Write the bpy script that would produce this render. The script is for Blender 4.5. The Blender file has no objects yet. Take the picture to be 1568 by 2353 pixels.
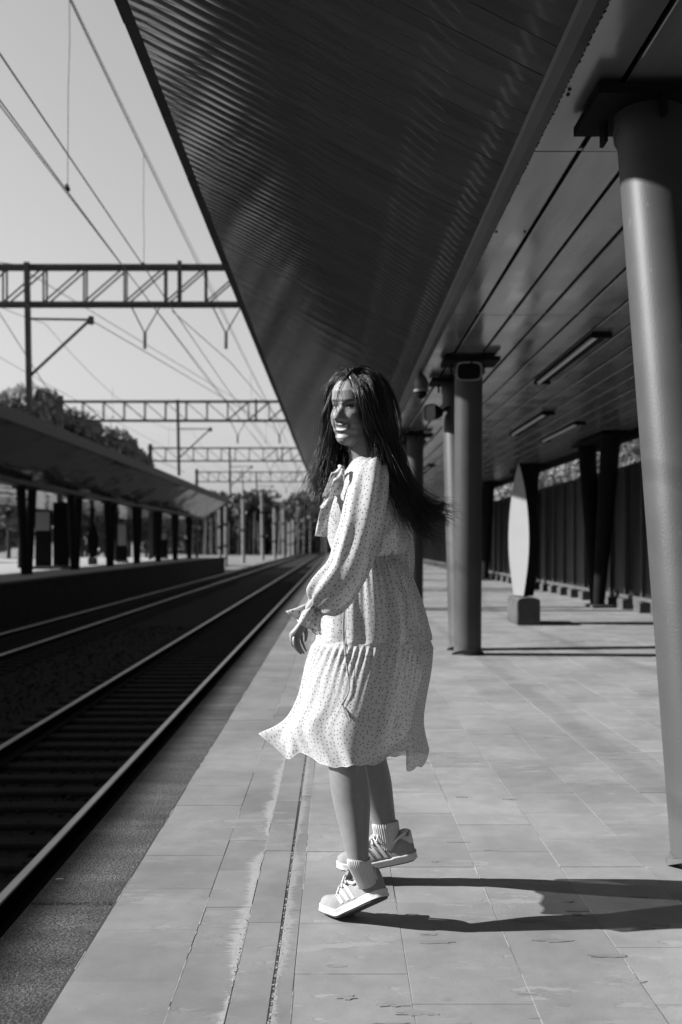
import bpy, bmesh, math, random
import numpy as np
from mathutils import Vector, Matrix, Euler
from mathutils import noise as mnoise

scene = bpy.context.scene
col = scene.collection
R = math.radians

# ------------------------------------------------------------------ camera
CAM_Z = 1.14
cam_data = bpy.data.cameras.new('camera')
cam = bpy.data.objects.new('camera', cam_data)
col.objects.link(cam)
cam.location = (0, 0, CAM_Z)
cam.rotation_euler = (R(90), 0, 0)
cam_data.sensor_fit = 'VERTICAL'
cam_data.sensor_height = 36
cam_data.sensor_width = 24
cam_data.lens = 35
cam_data.shift_x = 11 / 2353
cam_data.shift_y = 73.5 / 2353
cam_data.clip_start = 0.05
cam_data.clip_end = 4000
cam_data.dof.use_dof = True
cam_data.dof.focus_distance = 3.12
cam_data.dof.aperture_fstop = 3.0
scene.camera = cam

# ------------------------------------------------------------------ sky and sun
SUN_EL = 31.0
SUN_AZ = 2.0           # degrees beyond the straight left, seen from the camera
world = bpy.data.worlds.new('World')
scene.world = world
world.use_nodes = True
wn = world.node_tree.nodes
wl = world.node_tree.links
wn.clear()
w_out = wn.new('ShaderNodeOutputWorld')
w_bg = wn.new('ShaderNodeBackground')
w_sky = wn.new('ShaderNodeTexSky')
w_sky.sky_type = 'NISHITA'
w_sky.sun_disc = False
w_sky.sun_elevation = R(SUN_EL)
w_sky.sun_rotation = R(-90 + SUN_AZ)
w_sky.air_density = 2.6
w_sky.dust_density = 1.0
w_sky.ozone_density = 1.0
w_bw = wn.new('ShaderNodeRGBToBW')       # the photograph is black and white
w_bg.inputs['Strength'].default_value = 0.05
wl.new(w_sky.outputs[0], w_bw.inputs[0])
wl.new(w_bw.outputs[0], w_bg.inputs['Color'])
wl.new(w_bg.outputs[0], w_out.inputs['Surface'])

sun_data = bpy.data.lights.new('sun', 'SUN')
sun_data.energy = 5.0
sun_data.angle = R(0.5)
sun_data.color = (1.0, 1.0, 1.0)
sun = bpy.data.objects.new('sun', sun_data)
col.objects.link(sun)
_sd = Vector((-math.cos(R(SUN_EL)) * math.cos(R(SUN_AZ)), math.cos(R(SUN_EL)) * math.sin(R(SUN_AZ)), math.sin(R(SUN_EL))))
sun.rotation_euler = _sd.to_track_quat('Z', 'Y').to_euler()
sun.location = (-20, 10, 20)

scene.view_settings.view_transform = 'Standard'
scene.view_settings.look = 'None'
scene.view_settings.exposure = 1.38
scene.view_settings.gamma = 1.0
scene.view_settings.use_curve_mapping = False
scene.render.engine = 'CYCLES'
scene.cycles.max_bounces = 8
scene.cycles.use_denoising = True

# ------------------------------------------------------------------ helpers
F = 2288.0


def at(x, y, d):
    """a point of the place from its bearing in the photograph and its distance ahead"""
    return Vector(((x - 773.0) * d / F, d, CAM_Z - (y - 1250.0) * d / F))


class MB:
    def __init__(s):
        s.v = []
        s.f = []
        s.mi = []
        s.m = 0

    def add(s, vs, fs):
        n = len(s.v)
        s.v.extend([tuple(p) for p in vs])
        for f in fs:
            s.f.append(tuple(i + n for i in f))
            s.mi.append(s.m)
        return s

    def box(s, x0, x1, y0, y1, z0, z1):
        return s.add([(x0, y0, z0), (x1, y0, z0), (x1, y1, z0), (x0, y1, z0), (x0, y0, z1), (x1, y0, z1), (x1, y1, z1), (x0, y1, z1)],
                     [(0, 3, 2, 1), (4, 5, 6, 7), (0, 1, 5, 4), (1, 2, 6, 5), (2, 3, 7, 6), (3, 0, 4, 7)])

    def bar(s, a, b, w, h=None, up=(0, 0, 1)):
        h = w if h is None else h
        a = Vector(a); b = Vector(b)
        d = (b - a).normalized()
        u = Vector(up)
        if abs(d.dot(u)) > 0.98:
            u = Vector((0, 1, 0))
        sd = d.cross(u).normalized()
        u = sd.cross(d).normalized()
        vs = []
        for p in (a, b):
            for i, j in ((-1, -1), (1, -1), (1, 1), (-1, 1)):
                vs.append(p + sd * (i * w / 2) + u * (j * h / 2))
        return s.add(vs, [(0, 1, 2, 3), (7, 6, 5, 4), (0, 4, 5, 1), (1, 5, 6, 2), (2, 6, 7, 3), (3, 7, 4, 0)])

    def rings(s, rings, caps=True, closed=True):
        n = len(rings[0])
        base = len(s.v)
        vs = [p for r in rings for p in r]
        fs = []
        for i in range(len(rings) - 1):
            for j in range(n if closed else n - 1):
                k = (j + 1) % n
                fs.append((i * n + j, i * n + k, (i + 1) * n + k, (i + 1) * n + j))
        if caps and closed:
            fs.append(tuple(reversed(range(n))))
            fs.append(tuple(range((len(rings) - 1) * n, len(rings) * n)))
        return s.add(vs, fs)

    def tube(s, pts, rad, n=8, caps=True, flat=1.0, ref=(0, 0, 1)):
        pts = [Vector(p) for p in pts]
        if not hasattr(rad, '__len__'):
            rad = [rad] * len(pts)
        u = None
        rings = []
        for i, p in enumerate(pts):
            d = (pts[min(i + 1, len(pts) - 1)] - pts[max(i - 1, 0)]).normalized()
            if u is None:
                r = Vector(ref)
                if abs(d.dot(r)) > 0.95:
                    r = Vector((0, 1, 0))
                u = (r - d * r.dot(d)).normalized()
            else:
                u = (u - d * u.dot(d)).normalized()
            w = d.cross(u)
            rings.append([p + u * (math.cos(2 * math.pi * k / n) * rad[i]) + w * (math.sin(2 * math.pi * k / n) * rad[i] * flat) for k in range(n)])
        return s.rings(rings, caps)

    def prism(s, poly, y0, y1):
        """poly in (x, z), run along y"""
        return s.rings([[(x, y0, z) for x, z in poly], [(x, y1, z) for x, z in poly]])

    def mesh(s, name):
        me = bpy.data.meshes.new(name)
        me.from_pydata(s.v, [], s.f)
        if any(s.mi):
            me.polygons.foreach_set('material_index', s.mi)
        me.update()
        return me

    def build(s, name, mat=None, parent=None, smooth=False, fix=True, auto=None):
        me = s.mesh(name)
        if fix:
            bm = bmesh.new(); bm.from_mesh(me)
            bmesh.ops.recalc_face_normals(bm, faces=bm.faces)
            bm.to_mesh(me); bm.free()
        return link(name, me, mat, parent, smooth, auto)


def link(name, me, mat=None, parent=None, smooth=False, auto=None):
    if mat is not None:
        for m in (mat if isinstance(mat, (list, tuple)) else [mat]):
            me.materials.append(m)
    if smooth:
        me.polygons.foreach_set('use_smooth', [True] * len(me.polygons))
        if auto:
            me.set_sharp_from_angle(angle=R(auto))
    o = bpy.data.objects.new(name, me)
    col.objects.link(o)
    if parent is not None:
        o.parent = parent
        o.location = -wloc(parent)
    return o


def wloc(o):
    p = Vector(o.location)
    while o.parent:
        o = o.parent
        p = p + Vector(o.location)
    return p


def tag(o, label=None, cat=None, group=None, kind=None):
    if label: o['label'] = label
    if cat: o['category'] = cat
    if group: o['group'] = group
    if kind: o['kind'] = kind
    return o


def empty(name, loc, label=None, cat=None, group=None, kind=None, parent=None):
    o = bpy.data.objects.new(name, None)
    o.empty_display_size = 0.1
    col.objects.link(o)
    if parent is not None:
        o.parent = parent
        o.location = Vector(loc) - wloc(parent)
    else:
        o.location = loc
    return tag(o, label, cat, group, kind)


def copy_tree(o, parent=None):
    c = o.copy()
    col.objects.link(c)
    c.parent = parent
    for ch in list(o.children):
        copy_tree(ch, c)
    return c


def mat(name, base=0.5, rough=0.6, metal=0.0, spec=0.5, var=0.0, vscale=6.0, bump=0.0, bscale=60.0, coat=0.0, stretch=(1, 1, 1), objrand=0.0, speck=0.0, sscale=400.0):
    """grey procedural material with noise variation on world position"""
    m = bpy.data.materials.new(name)
    m.use_nodes = True
    nt = m.node_tree
    N, L = nt.nodes, nt.links
    b = N['Principled BSDF']
    b.inputs['Base Color'].default_value = (base, base, base, 1)
    b.inputs['Roughness'].default_value = rough
    b.inputs['Metallic'].default_value = metal
    b.inputs['Specular IOR Level'].default_value = spec
    b.inputs['Coat Weight'].default_value = coat
    b.inputs['Coat Roughness'].default_value = 0.15
    if var or bump or speck or objrand:
        g = N.new('ShaderNodeNewGeometry')
        mp = N.new('ShaderNodeVectorMath'); mp.operation = 'MULTIPLY'
        mp.inputs[1].default_value = stretch
        L.new(g.outputs['Position'], mp.inputs[0])
        val = N.new('ShaderNodeValue'); val.outputs[0].default_value = 1.0
        cur = val.outputs[0]

        def mul(a, bb):
            x = N.new('ShaderNodeMath'); x.operation = 'MULTIPLY'
            L.new(a, x.inputs[0]); L.new(bb, x.inputs[1])
            return x.outputs[0]
        if var:
            t = N.new('ShaderNodeTexNoise'); t.inputs['Scale'].default_value = vscale
            t.inputs['Detail'].default_value = 5; t.inputs['Roughness'].default_value = 0.6
            L.new(mp.outputs[0], t.inputs['Vector'])
            r = N.new('ShaderNodeMapRange')
            r.inputs[1].default_value = 0.3; r.inputs[2].default_value = 0.7
            r.inputs[3].default_value = 1 - var; r.inputs[4].default_value = 1 + var
            L.new(t.outputs[0], r.inputs[0])
            cur = mul(cur, r.outputs[0])
        if speck:
            t = N.new('ShaderNodeTexNoise'); t.inputs['Scale'].default_value = sscale
            t.inputs['Detail'].default_value = 2
            L.new(mp.outputs[0], t.inputs['Vector'])
            r = N.new('ShaderNodeMapRange')
            r.inputs[1].default_value = 0.3; r.inputs[2].default_value = 0.7
            r.inputs[3].default_value = 1 - speck; r.inputs[4].default_value = 1 + speck
            L.new(t.outputs[0], r.inputs[0])
            cur = mul(cur, r.outputs[0])
        if objrand:
            oi = N.new('ShaderNodeObjectInfo')
            r = N.new('ShaderNodeMapRange')
            r.inputs[3].default_value = 1 - objrand; r.inputs[4].default_value = 1 + objrand
            L.new(oi.outputs['Random'], r.inputs[0])
            cur = mul(cur, r.outputs[0])
        x = N.new('ShaderNodeMath'); x.operation = 'MULTIPLY'; x.inputs[1].default_value = base
        L.new(cur, x.inputs[0])
        L.new(x.outputs[0], b.inputs['Base Color'])
        if bump:
            t = N.new('ShaderNodeTexNoise'); t.inputs['Scale'].default_value = bscale
            t.inputs['Detail'].default_value = 4
            L.new(mp.outputs[0], t.inputs['Vector'])
            bp = N.new('ShaderNodeBump'); bp.inputs['Strength'].default_value = bump
            bp.inputs['Distance'].default_value = 0.01
            L.new(t.outputs[0], bp.inputs['Height'])
            L.new(bp.outputs[0], b.inputs['Normal'])
    return m

# ------------------------------------------------------------------ paving material
class NG:
    """small node-graph helper"""
    def __init__(s, name):
        s.m = bpy.data.materials.new(name); s.m.use_nodes = True
        s.N = s.m.node_tree.nodes; s.L = s.m.node_tree.links
        s.b = s.N['Principled BSDF']

    def plug(s, sock, v):
        if isinstance(v, (int, float)):
            sock.default_value = v
        elif isinstance(v, tuple):
            sock.default_value = v
        else:
            s.L.new(v, sock)

    def math(s, op, a, b=0.0, clamp=False):
        n = s.N.new('ShaderNodeMath'); n.operation = op; n.use_clamp = clamp
        s.plug(n.inputs[0], a); s.plug(n.inputs[1], b)
        return n.outputs[0]

    def mulv(s, v, k):
        n = s.N.new('ShaderNodeVectorMath'); n.operation = 'MULTIPLY'
        s.L.new(v, n.inputs[0]); n.inputs[1].default_value = k
        return n.outputs[0]

    def noise(s, v, scale=1.0, detail=4, rough=0.55):
        n = s.N.new('ShaderNodeTexNoise')
        n.inputs['Scale'].default_value = scale; n.inputs['Detail'].default_value = detail
        n.inputs['Roughness'].default_value = rough
        s.L.new(v, n.inputs['Vector'])
        return n.outputs[0]

    def ramp(s, v, a, b, c=0.0, d=1.0, smooth=True):
        n = s.N.new('ShaderNodeMapRange')
        n.interpolation_type = 'SMOOTHSTEP' if smooth else 'LINEAR'
        s.plug(n.inputs[0], v)
        for i, k in enumerate((a, b, c, d)):
            n.inputs[1 + i].default_value = k
        return n.outputs[0]

    def mix(s, f, a, b):
        n = s.N.new('ShaderNodeMix'); n.data_type = 'FLOAT'
        s.plug(n.inputs[0], f); s.plug(n.inputs[2], a); s.plug(n.inputs[3], b)
        return n.outputs[0]

    def pos(s):
        g = s.N.new('ShaderNodeNewGeometry')
        return g.outputs['Position']

    def objrand(s):
        return s.N.new('ShaderNodeObjectInfo').outputs['Random']

    def sep(s, v):
        n = s.N.new('ShaderNodeSeparateXYZ'); s.L.new(v, n.inputs[0])
        return n.outputs

    def bump(s, h, strength=0.5, dist=0.002):
        n = s.N.new('ShaderNodeBump'); n.inputs['Strength'].default_value = strength
        n.inputs['Distance'].default_value = dist
        s.L.new(h, n.inputs['Height']); s.L.new(n.outputs[0], s.b.inputs['Normal'])

    def done(s, color, rough=0.7, spec=0.3):
        s.plug(s.b.inputs['Base Color'], color)
        s.plug(s.b.inputs['Roughness'], rough)
        s.b.inputs['Specular IOR Level'].default_value = spec
        return s.m


def paving_material(name, base, crust=False, strip=False):
    g = NG(name)
    p = g.pos()
    x, y, _ = g.sep(p)
    broad = g.ramp(g.noise(p, 1.3, 4), 0.3, 0.7, 0.84, 1.16)
    mid = g.ramp(g.noise(p, 9.0, 5, 0.65), 0.25, 0.75, 0.90, 1.10)
    fine = g.ramp(g.noise(p, 420, 2), 0.25, 0.75, 0.90, 1.10)
    c = g.math('MULTIPLY', g.math('MULTIPLY', broad, mid), fine)
    c = g.math('MULTIPLY', c, g.ramp(g.objrand(), 0, 1, 0.91, 1.08, False))
    c = g.math('MULTIPLY', c, base)
    # peeling top coat: flakes drawn out along the sweep of the broom
    st = g.noise(g.mulv(p, (4.5, 15.0, 1)), 1.0, 6, 0.62)
    zone = g.ramp(g.noise(p, 1.7, 3), 0.45, 0.63)
    peel = g.math('MULTIPLY', g.ramp(st, 0.545, 0.575), zone)
    peel2 = g.math('MULTIPLY', g.ramp(g.noise(g.mulv(p, (9, 30, 1)), 1.0, 5, 0.6), 0.62, 0.64), g.ramp(g.noise(p, 2.6, 2), 0.4, 0.6))
    peel = g.math('MAXIMUM', peel, peel2)
    c = g.mix(g.math('MULTIPLY', peel, 0.42), c, base * 1.5)
    # dull dirt in scuffs
    dirt = g.math('MULTIPLY', g.ramp(g.noise(g.mulv(p, (2.0, 9.0, 1)), 1.0, 6, 0.7), 0.56, 0.75), 0.16)
    c = g.mix(dirt, c, base * 0.62)
    h = g.math('SUBTRACT', g.math('MULTIPLY', g.noise(p, 300, 3), 0.25), g.math('MULTIPLY', peel, 1.0))
    if crust or strip:
        jag = g.math('ADD', g.math('MULTIPLY', g.noise(g.mulv(p, (7, 70, 1)), 1.0, 6, 0.75), 0.6), g.math('MULTIPLY', g.noise(g.mulv(p, (3, 14, 1)), 1.0, 4, 0.7), 0.4))
        amt = g.ramp(g.noise(g.mulv(p, (0.2, 2.2, 1)), 1.0, 3), 0.3, 0.62)
        if crust:   # lime crust creeping left from the joint at x = -0.265
            d = g.math('MULTIPLY', g.math('ADD', x, 0.265), -1.0)
            w = g.math('MULTIPLY', g.ramp(jag, 0.36, 0.66, 0.004, 0.085, False), amt)
        else:
            d = g.math('ADD', x, 0.160)
            w = g.math('MULTIPLY', g.ramp(jag, 0.34, 0.66, 0.002, 0.062, False), g.ramp(amt, 0, 1, 0.35, 1.0))
        k = g.math('DIVIDE', d, g.math('MAXIMUM', w, 0.002))
        cm = g.math('MULTIPLY', g.ramp(k, 0.55, 1.25, 1.0, 0.0), g.ramp(g.noise(p, 55, 4, 0.7), 0.3, 0.6, 0.55, 1.0))
        c = g.mix(g.math('MULTIPLY', cm, 0.85 if crust else 0.6), c, base * 1.8)
        h = g.math('ADD', h, g.math('MULTIPLY', cm, g.noise(p, 160, 3)))
    g.bump(h, 0.55, 0.0025)
    return g.done(c, 0.72, 0.25)


M = {}
M['paver'] = paving_material('paver_concrete', 0.168)
M['paver_crust'] = paving_material('paver_limed', 0.132, crust=True)
M['paver_left'] = paving_material('paver_plain', 0.132)
M['strip'] = paving_material('joint_strip', 0.135, strip=True)
M['joint_shade'] = mat('joint_shade_strip', 0.012, 0.95, var=0.5, vscale=30)
g_ = NG('patchy_mortar')
_p = g_.pos()
_c = g_.ramp(g_.noise(g_.mulv(_p, (5, 5, 1)), 1.0, 4, 0.7), 0.34, 0.50, 0.03, 0.17)
M['mortar'] = g_.done(_c, 0.95, 0.1)
g_ = NG('aggregate_kerb')
_p = g_.pos()
_c = g_.math('MULTIPLY', g_.ramp(g_.noise(_p, 130, 3, 0.7), 0.3, 0.72, 0.25, 1.75), g_.ramp(g_.noise(_p, 2.2, 5), 0.3, 0.7, 0.75, 1.3))
_c = g_.math('MULTIPLY', _c, g_.ramp(g_.noise(g_.mulv(_p, (1.5, 8, 1)), 1.0, 4), 0.3, 0.75, 0.75, 1.35))
g_.bump(g_.noise(_p, 120, 3, 0.7), 1.0, 0.008)
M['kerb'] = g_.done(g_.math('MULTIPLY', _c, 0.050), 0.85, 0.2)
M['concrete'] = mat('platform_concrete', 0.06, 0.9, spec=0.15, var=0.35, vscale=3, bump=0.4, bscale=40)
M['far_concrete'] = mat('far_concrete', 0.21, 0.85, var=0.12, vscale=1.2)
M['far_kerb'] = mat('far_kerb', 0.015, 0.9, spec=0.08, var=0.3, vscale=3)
M['soil'] = mat('soil', 0.09, 0.95, var=0.35, vscale=0.35, bump=0.5, bscale=3)
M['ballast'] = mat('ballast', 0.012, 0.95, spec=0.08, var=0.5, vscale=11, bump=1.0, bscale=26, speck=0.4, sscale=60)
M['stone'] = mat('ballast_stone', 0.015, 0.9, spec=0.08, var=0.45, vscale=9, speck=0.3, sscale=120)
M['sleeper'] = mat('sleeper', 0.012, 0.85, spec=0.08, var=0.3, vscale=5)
M['rail_top'] = mat('rail_polished', 0.42, 0.30, metal=0.95, var=0.15, vscale=2)
M['rail_web'] = mat('rail_rust', 0.008, 0.8, spec=0.1, var=0.3, vscale=14)
g_ = NG('canopy_panel')
_p = g_.pos()
_d = g_.ramp(g_.noise(g_.mulv(_p, (1.3, 7, 1.3)), 1.0, 5, 0.6), 0.3, 0.7, 0.86, 1.14)
_d = g_.math('MULTIPLY', _d, g_.ramp(g_.objrand(), 0, 1, 0.93, 1.07, False))
g_.b.inputs['Metallic'].default_value = 0.6
M['panel'] = g_.done(g_.math('MULTIPLY', _d, 0.195), g_.ramp(g_.noise(_p, 3.0, 4), 0.3, 0.7, 0.05, 0.09), 0.5)
M['trim'] = mat('canopy_trim', 0.045, 0.5, metal=0.2, var=0.25, vscale=4)
M['roof'] = mat('roof_sheet', 0.025, 0.7, var=0.2, vscale=3)
M['void'] = mat('ceiling_void', 0.004, 0.9, var=0.2, vscale=3)
g_ = NG('ceiling_panel')
_p = g_.pos()
_d = g_.ramp(g_.noise(g_.mulv(_p, (6, 0.7, 1)), 1.0, 6, 0.6), 0.3, 0.7, 0.85, 1.15)
_d = g_.math('MULTIPLY', _d, g_.ramp(g_.noise(g_.mulv(_p, (1.4, 22, 1)), 1.0, 4, 0.7), 0.62, 0.85, 1.0, 0.72))
_d = g_.math('MULTIPLY', _d, g_.ramp(g_.objrand(), 0, 1, 0.94, 1.06, False))
g_.b.inputs['Metallic'].default_value = 0.45
M['ceiling'] = g_.done(g_.math('MULTIPLY', _d, 0.205), g_.ramp(g_.noise(_p, 2.0, 4), 0.3, 0.7, 0.13, 0.24), 0.55)
g_ = NG('column_paint')
_p = g_.pos()
_d = g_.ramp(g_.noise(_p, 3.5, 5, 0.6), 0.3, 0.7, 0.9, 1.1)
_d = g_.math('MULTIPLY', _d, g_.ramp(g_.noise(g_.mulv(_p, (60, 60, 14)), 1.0, 3), 0.68, 0.72, 1.0, 1.5))
g_.bump(g_.noise(g_.mulv(_p, (1, 1, 0.8)), 130, 3), 0.16, 0.004)
_z = g_.sep(_p)[2]
_dust = g_.math('MULTIPLY', g_.ramp(g_.math('ADD', _z, g_.math('MULTIPLY', g_.noise(_p, 7, 4), 0.5)), 0.3, 0.75, 1.0, 0.0), 0.8)
M['column'] = g_.done(g_.mix(_dust, g_.math('MULTIPLY', _d, 0.042), 0.066), 0.48, 0.17)
M['dark_metal'] = mat('dark_metal', 0.008, 0.8, metal=0.0, spec=0.06, var=0.2, vscale=6)
M['grey_metal'] = mat('grey_metal', 0.09, 0.45, metal=0.4, var=0.2, vscale=6)
M['tube'] = mat('lamp_diffuser', 0.5, 0.35)
M['wire'] = mat('wire', 0.04, 0.5, metal=0.5, var=0.1)
M['gantry'] = mat('gantry_steel', 0.035, 0.6, metal=0.2, var=0.5, vscale=5)
M['pale_pole'] = mat('pale_mast', 0.13, 0.8, var=0.15, vscale=2)
M['white'] = mat('white_paint', 0.165, 0.4, var=0.04, vscale=5)
M['fence_dark'] = mat('fence_sheet', 0.014, 0.45, metal=0.1, var=0.35, vscale=3, stretch=(1, 1, 0.3))
M['fence_post'] = mat('fence_post', 0.055, 0.5, metal=0.2, var=0.2, vscale=5)
M['base_grey'] = mat('base_block', 0.045, 0.8, var=0.3, vscale=6)


def leaf_mat(name, base, trans=0.3):
    g = NG(name)
    p = g.pos()
    c = g.math('MULTIPLY', g.ramp(g.noise(p, 0.9, 3), 0.3, 0.7, 0.7, 1.3), g.ramp(g.noise(p, 7.0, 2), 0.3, 0.7, 0.8, 1.2))
    m = g.done(g.math('MULTIPLY', c, base), 0.55, 0.3)
    t = g.N.new('ShaderNodeBsdfTranslucent'); t.inputs['Color'].default_value = (base * 1.3,) * 3 + (1,)
    mx = g.N.new('ShaderNodeMixShader'); mx.inputs[0].default_value = trans
    g.L.new(g.b.outputs[0], mx.inputs[1]); g.L.new(t.outputs[0], mx.inputs[2])
    g.L.new(mx.outputs[0], g.N['Material Output'].inputs['Surface'])
    return m


M['leaf'] = leaf_mat('leaves', 0.17, 0.45)
M['leaf_shrub'] = leaf_mat('shrub_leaves', 0.085, 0.4)
M['leaf_dark'] = leaf_mat('leaves_far', 0.042, 0.3)
M['bark'] = mat('bark', 0.05, 0.9, var=0.3, vscale=5)
M['bark_pale'] = mat('bark_pale', 0.12, 0.9, var=0.4, vscale=2)

# ------------------------------------------------------------------ ground, platforms
ground = MB()
ground.add([(-1500, -600, -1.62), (1500, -600, -1.62), (1500, 3000, -1.62), (-1500, 3000, -1.62)], [(0, 1, 2, 3)])
tag(ground.build('ground', M['soil']), kind='structure')
rng = random.Random(5)

PEND = 120.0
EDGE = -0.98
plat = MB()
plat.box(-0.700, 5.6, -40, PEND, -1.6, -0.0020)
plat.box(-0.90, -0.701, -40, PEND, -1.6, -0.05)
platform = tag(plat.build('platform', M['mortar']), kind='structure')
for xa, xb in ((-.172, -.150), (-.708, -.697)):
    ck = MB(); ck.box(xa, xb, -6, 60, -.02, -.0012)  # solid dark strip, its colour standing in for shade in a deep joint
    ck.build('joint_shade_strip', M['joint_shade'], platform)
side = MB(); side.box(-0.93, -0.905, -40, PEND, -1.6, -0.09)
side.build('side_wall', M['concrete'], platform)


def slab_mesh(name, w, l, t, bev, mats):
    m = MB()
    x0, x1, y0, y1 = -w / 2, w / 2, -l / 2, l / 2
    lo = [(x0, y0, -t), (x1, y0, -t), (x1, y1, -t), (x0, y1, -t)]
    md = [(x0, y0, -bev), (x1, y0, -bev), (x1, y1, -bev), (x0, y1, -bev)]
    up = [(x0 + bev, y0 + bev, 0), (x1 - bev, y0 + bev, 0), (x1 - bev, y1 - bev, 0), (x0 + bev, y1 - bev, 0)]
    m.rings([lo, md, up])
    me = m.mesh(name)
    me.materials.append(mats)
    return me


def place(me, name, loc, parent, tilt=0.0, r=None):
    o = bpy.data.objects.new(name, me)
    col.objects.link(o)
    o.parent = parent
    o.location = Vector(loc) - wloc(parent)
    if tilt and r:
        o.rotation_euler = (r.uniform(-tilt, tilt), r.uniform(-tilt, tilt), r.uniform(-tilt, tilt) * 0.6)
    return o


# kerb slabs of exposed aggregate
kerb_me = slab_mesh('kerb_slab', 0.275, 3.29, 0.09, 0.006, M['kerb'])
y = 3.16 - 3.3 * 2
k = 0
while y < 60:
    place(kerb_me, 'kerb_slab', (-0.8425 + rng.uniform(-.004, .004), y + 1.65, rng.uniform(-.002, .002)), platform, 0.0008, rng)
    y += 3.3
rest = MB(); rest.box(-0.98, -0.705, y, PEND, -0.09, -0.001)
rest.build('kerb_run', M['kerb'], platform)

TL = 0.35
tiles = []      # (sort key, mesh, x, y)
cols_ = [(-0.555, 0.288, 'paver_left', 2.945 % TL), (-0.338, 0.1425, 'paver_crust', 3.127 % TL), (-0.2150, 0.0980, 'paver_left', 3.0 % TL), (-0.1335, 0.0455, 'strip', 3.1 % TL)]
xx = -0.11
ci = 0
while xx < 5.0:
    cols_.append((xx + 0.15, 0.2992, 'paver', (2.465 if ci % 2 else 2.64) % TL))
    xx += 0.30
    ci += 1
far_parts = {}
for cx, w, mk, off in cols_:
    tl = 1.4 if mk == 'strip' else TL
    me = slab_mesh('paver', w, tl - 0.0010, 0.05, 0.0009, M[mk])
    y = off + tl * math.floor((-3.0 - off) / tl)
    while y < PEND:
        yc = y + tl / 2
        lim = 0.345 * (y + tl) + 0.05
        vis = (yc > 2.15 and abs(cx) - w / 2 < lim)
        if vis and yc < 14:
            tiles.append((yc + 0.0 * abs(cx), me, cx, yc, mk, w, tl))
        else:
            far_parts.setdefault(mk, []).append((cx, yc, w, tl))
        y += tl
tiles.sort(key=lambda t: t[0])
for n_, (key, me, cx, yc, mk, w, tl) in enumerate(tiles):
    if n_ < 298:
        place(me, 'paver', (cx, yc, rng.uniform(-.0010, .0010)), platform, 0.0015, rng)
    else:
        far_parts.setdefault(mk, []).append((cx, yc, w, tl))
rest = MB()
keys_ = list(far_parts)
for i_, mk in enumerate(keys_):
    rest.m = i_
    for cx, yc, w, tl in far_parts[mk]:
        z = rng.uniform(-.0015, .0015)
        a, b = w / 2, tl / 2 - 0.0015
        lo = [(cx - a, yc - b, -0.006), (cx + a, yc - b, -0.006), (cx + a, yc + b, -0.006), (cx - a, yc + b, -0.006)]
        up = [(q[0], q[1], z) for q in lo]
        rest.add(lo + up, [(4, 5, 6, 7), (0, 1, 5, 4), (1, 2, 6, 5), (2, 3, 7, 6), (3, 0, 4, 7)])
rest.m = keys_.index('paver')
for xa, xb in ((-.70, 5.1),):
    rest.add([(xa, -40, -.001), (xb, -40, -.001), (xb, -3.4, -.001), (xa, -3.4, -.001)], [(0, 1, 2, 3)])
tag(rest.build('paving_beyond', [M[k_] for k_ in keys_], platform, fix=False), kind='stuff')

M['crust'] = mat('lime_crust', 0.20, 0.95, var=0.3, vscale=30, speck=0.3, sscale=300)
cr = MB()
for i in range(1500):
    yy = 2.2 + 9.0 * rng.random() ** 1.6
    dens = mnoise.noise(Vector((0, yy * 2.3, 3)))
    if rng.random() < 0.55:
        if dens < -0.15:
            continue
        x_ = -0.160 + abs(rng.gauss(0, .006)) - .002
    else:
        if mnoise.noise(Vector((5, yy * 2.0, 3))) < -0.1:
            continue
        x_ = -0.2655 - abs(rng.gauss(0, .007))
    s_ = rng.uniform(.0012, .0042)
    c_ = Vector((x_, yy, s_ * .2 - .0005))
    vs = [c_ + Vector((v_[0] * s_ * rng.uniform(.7, 1.8), v_[1] * s_ * rng.uniform(.7, 1.3), v_[2] * s_ * .6)) for v_ in ((1, 0, 0), (-1, 0, 0), (0, 1, 0), (0, -1, 0), (0, 0, .8), (0, 0, -.8))]
    cr.add(vs, [(0, 2, 4), (2, 1, 4), (1, 3, 4), (3, 0, 4), (2, 0, 5), (1, 2, 5), (3, 1, 5), (0, 3, 5)])
for xj, sd_, th in ((-.4105, 1, .0), (-.1102, 2, .05), (-.2655, 3, -.15), (-.7005, 4, .05), (.19, 5, .1), (.49, 6, .1), (.79, 7, .1)):
    yy = 2.1
    while yy < 9:
        ln = rng.uniform(.006, .03)
        if mnoise.noise(Vector((sd_ * 7.3, yy * 2.6, 1))) + .4 * mnoise.noise(Vector((sd_ * 3.1, yy * 11, 2))) > th:
            w_ = rng.uniform(.0012, .0022)
            cr.rings([[(xj - w_, yy, -.002), (xj + w_, yy, -.002), (xj + w_ * .7, yy, .0004), (xj - w_ * .7, yy, .0003)], [(xj - w_, yy + ln, -.002), (xj + w_, yy + ln, -.002), (xj + w_ * .6, yy + ln, .0003), (xj - w_ * .8, yy + ln, .0004)]])
        yy += ln + .0005
tag(cr.build('lime_crust', M['crust'], platform, fix=False), kind='stuff')
M['flake'] = paving_material('peeling_coat', 0.150)
fl = MB()
for i in range(80):
    yy = 2.35 + 3.6 * rng.random() ** 1.5
    x_ = rng.uniform(-.10, min(1.15, .35 * yy))
    if mnoise.noise(Vector((x_ * 1.6, yy * 1.6, 9))) < -.05:
        continue
    ln, wd = rng.uniform(.012, .060), rng.uniform(.004, .014)
    nn = 14
    top = []
    for k_ in range(nn):
        a_ = 2 * math.pi * k_ / nn
        q_ = rng.uniform(.55, 1.25)
        top.append((x_ + math.cos(a_) * ln * q_, yy + math.sin(a_) * wd * q_, rng.uniform(.0005, .0016)))
    low = [(t_[0], t_[1], .0) for t_ in top]
    n0 = len(fl.v)
    fl.rings([low, top])
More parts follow.
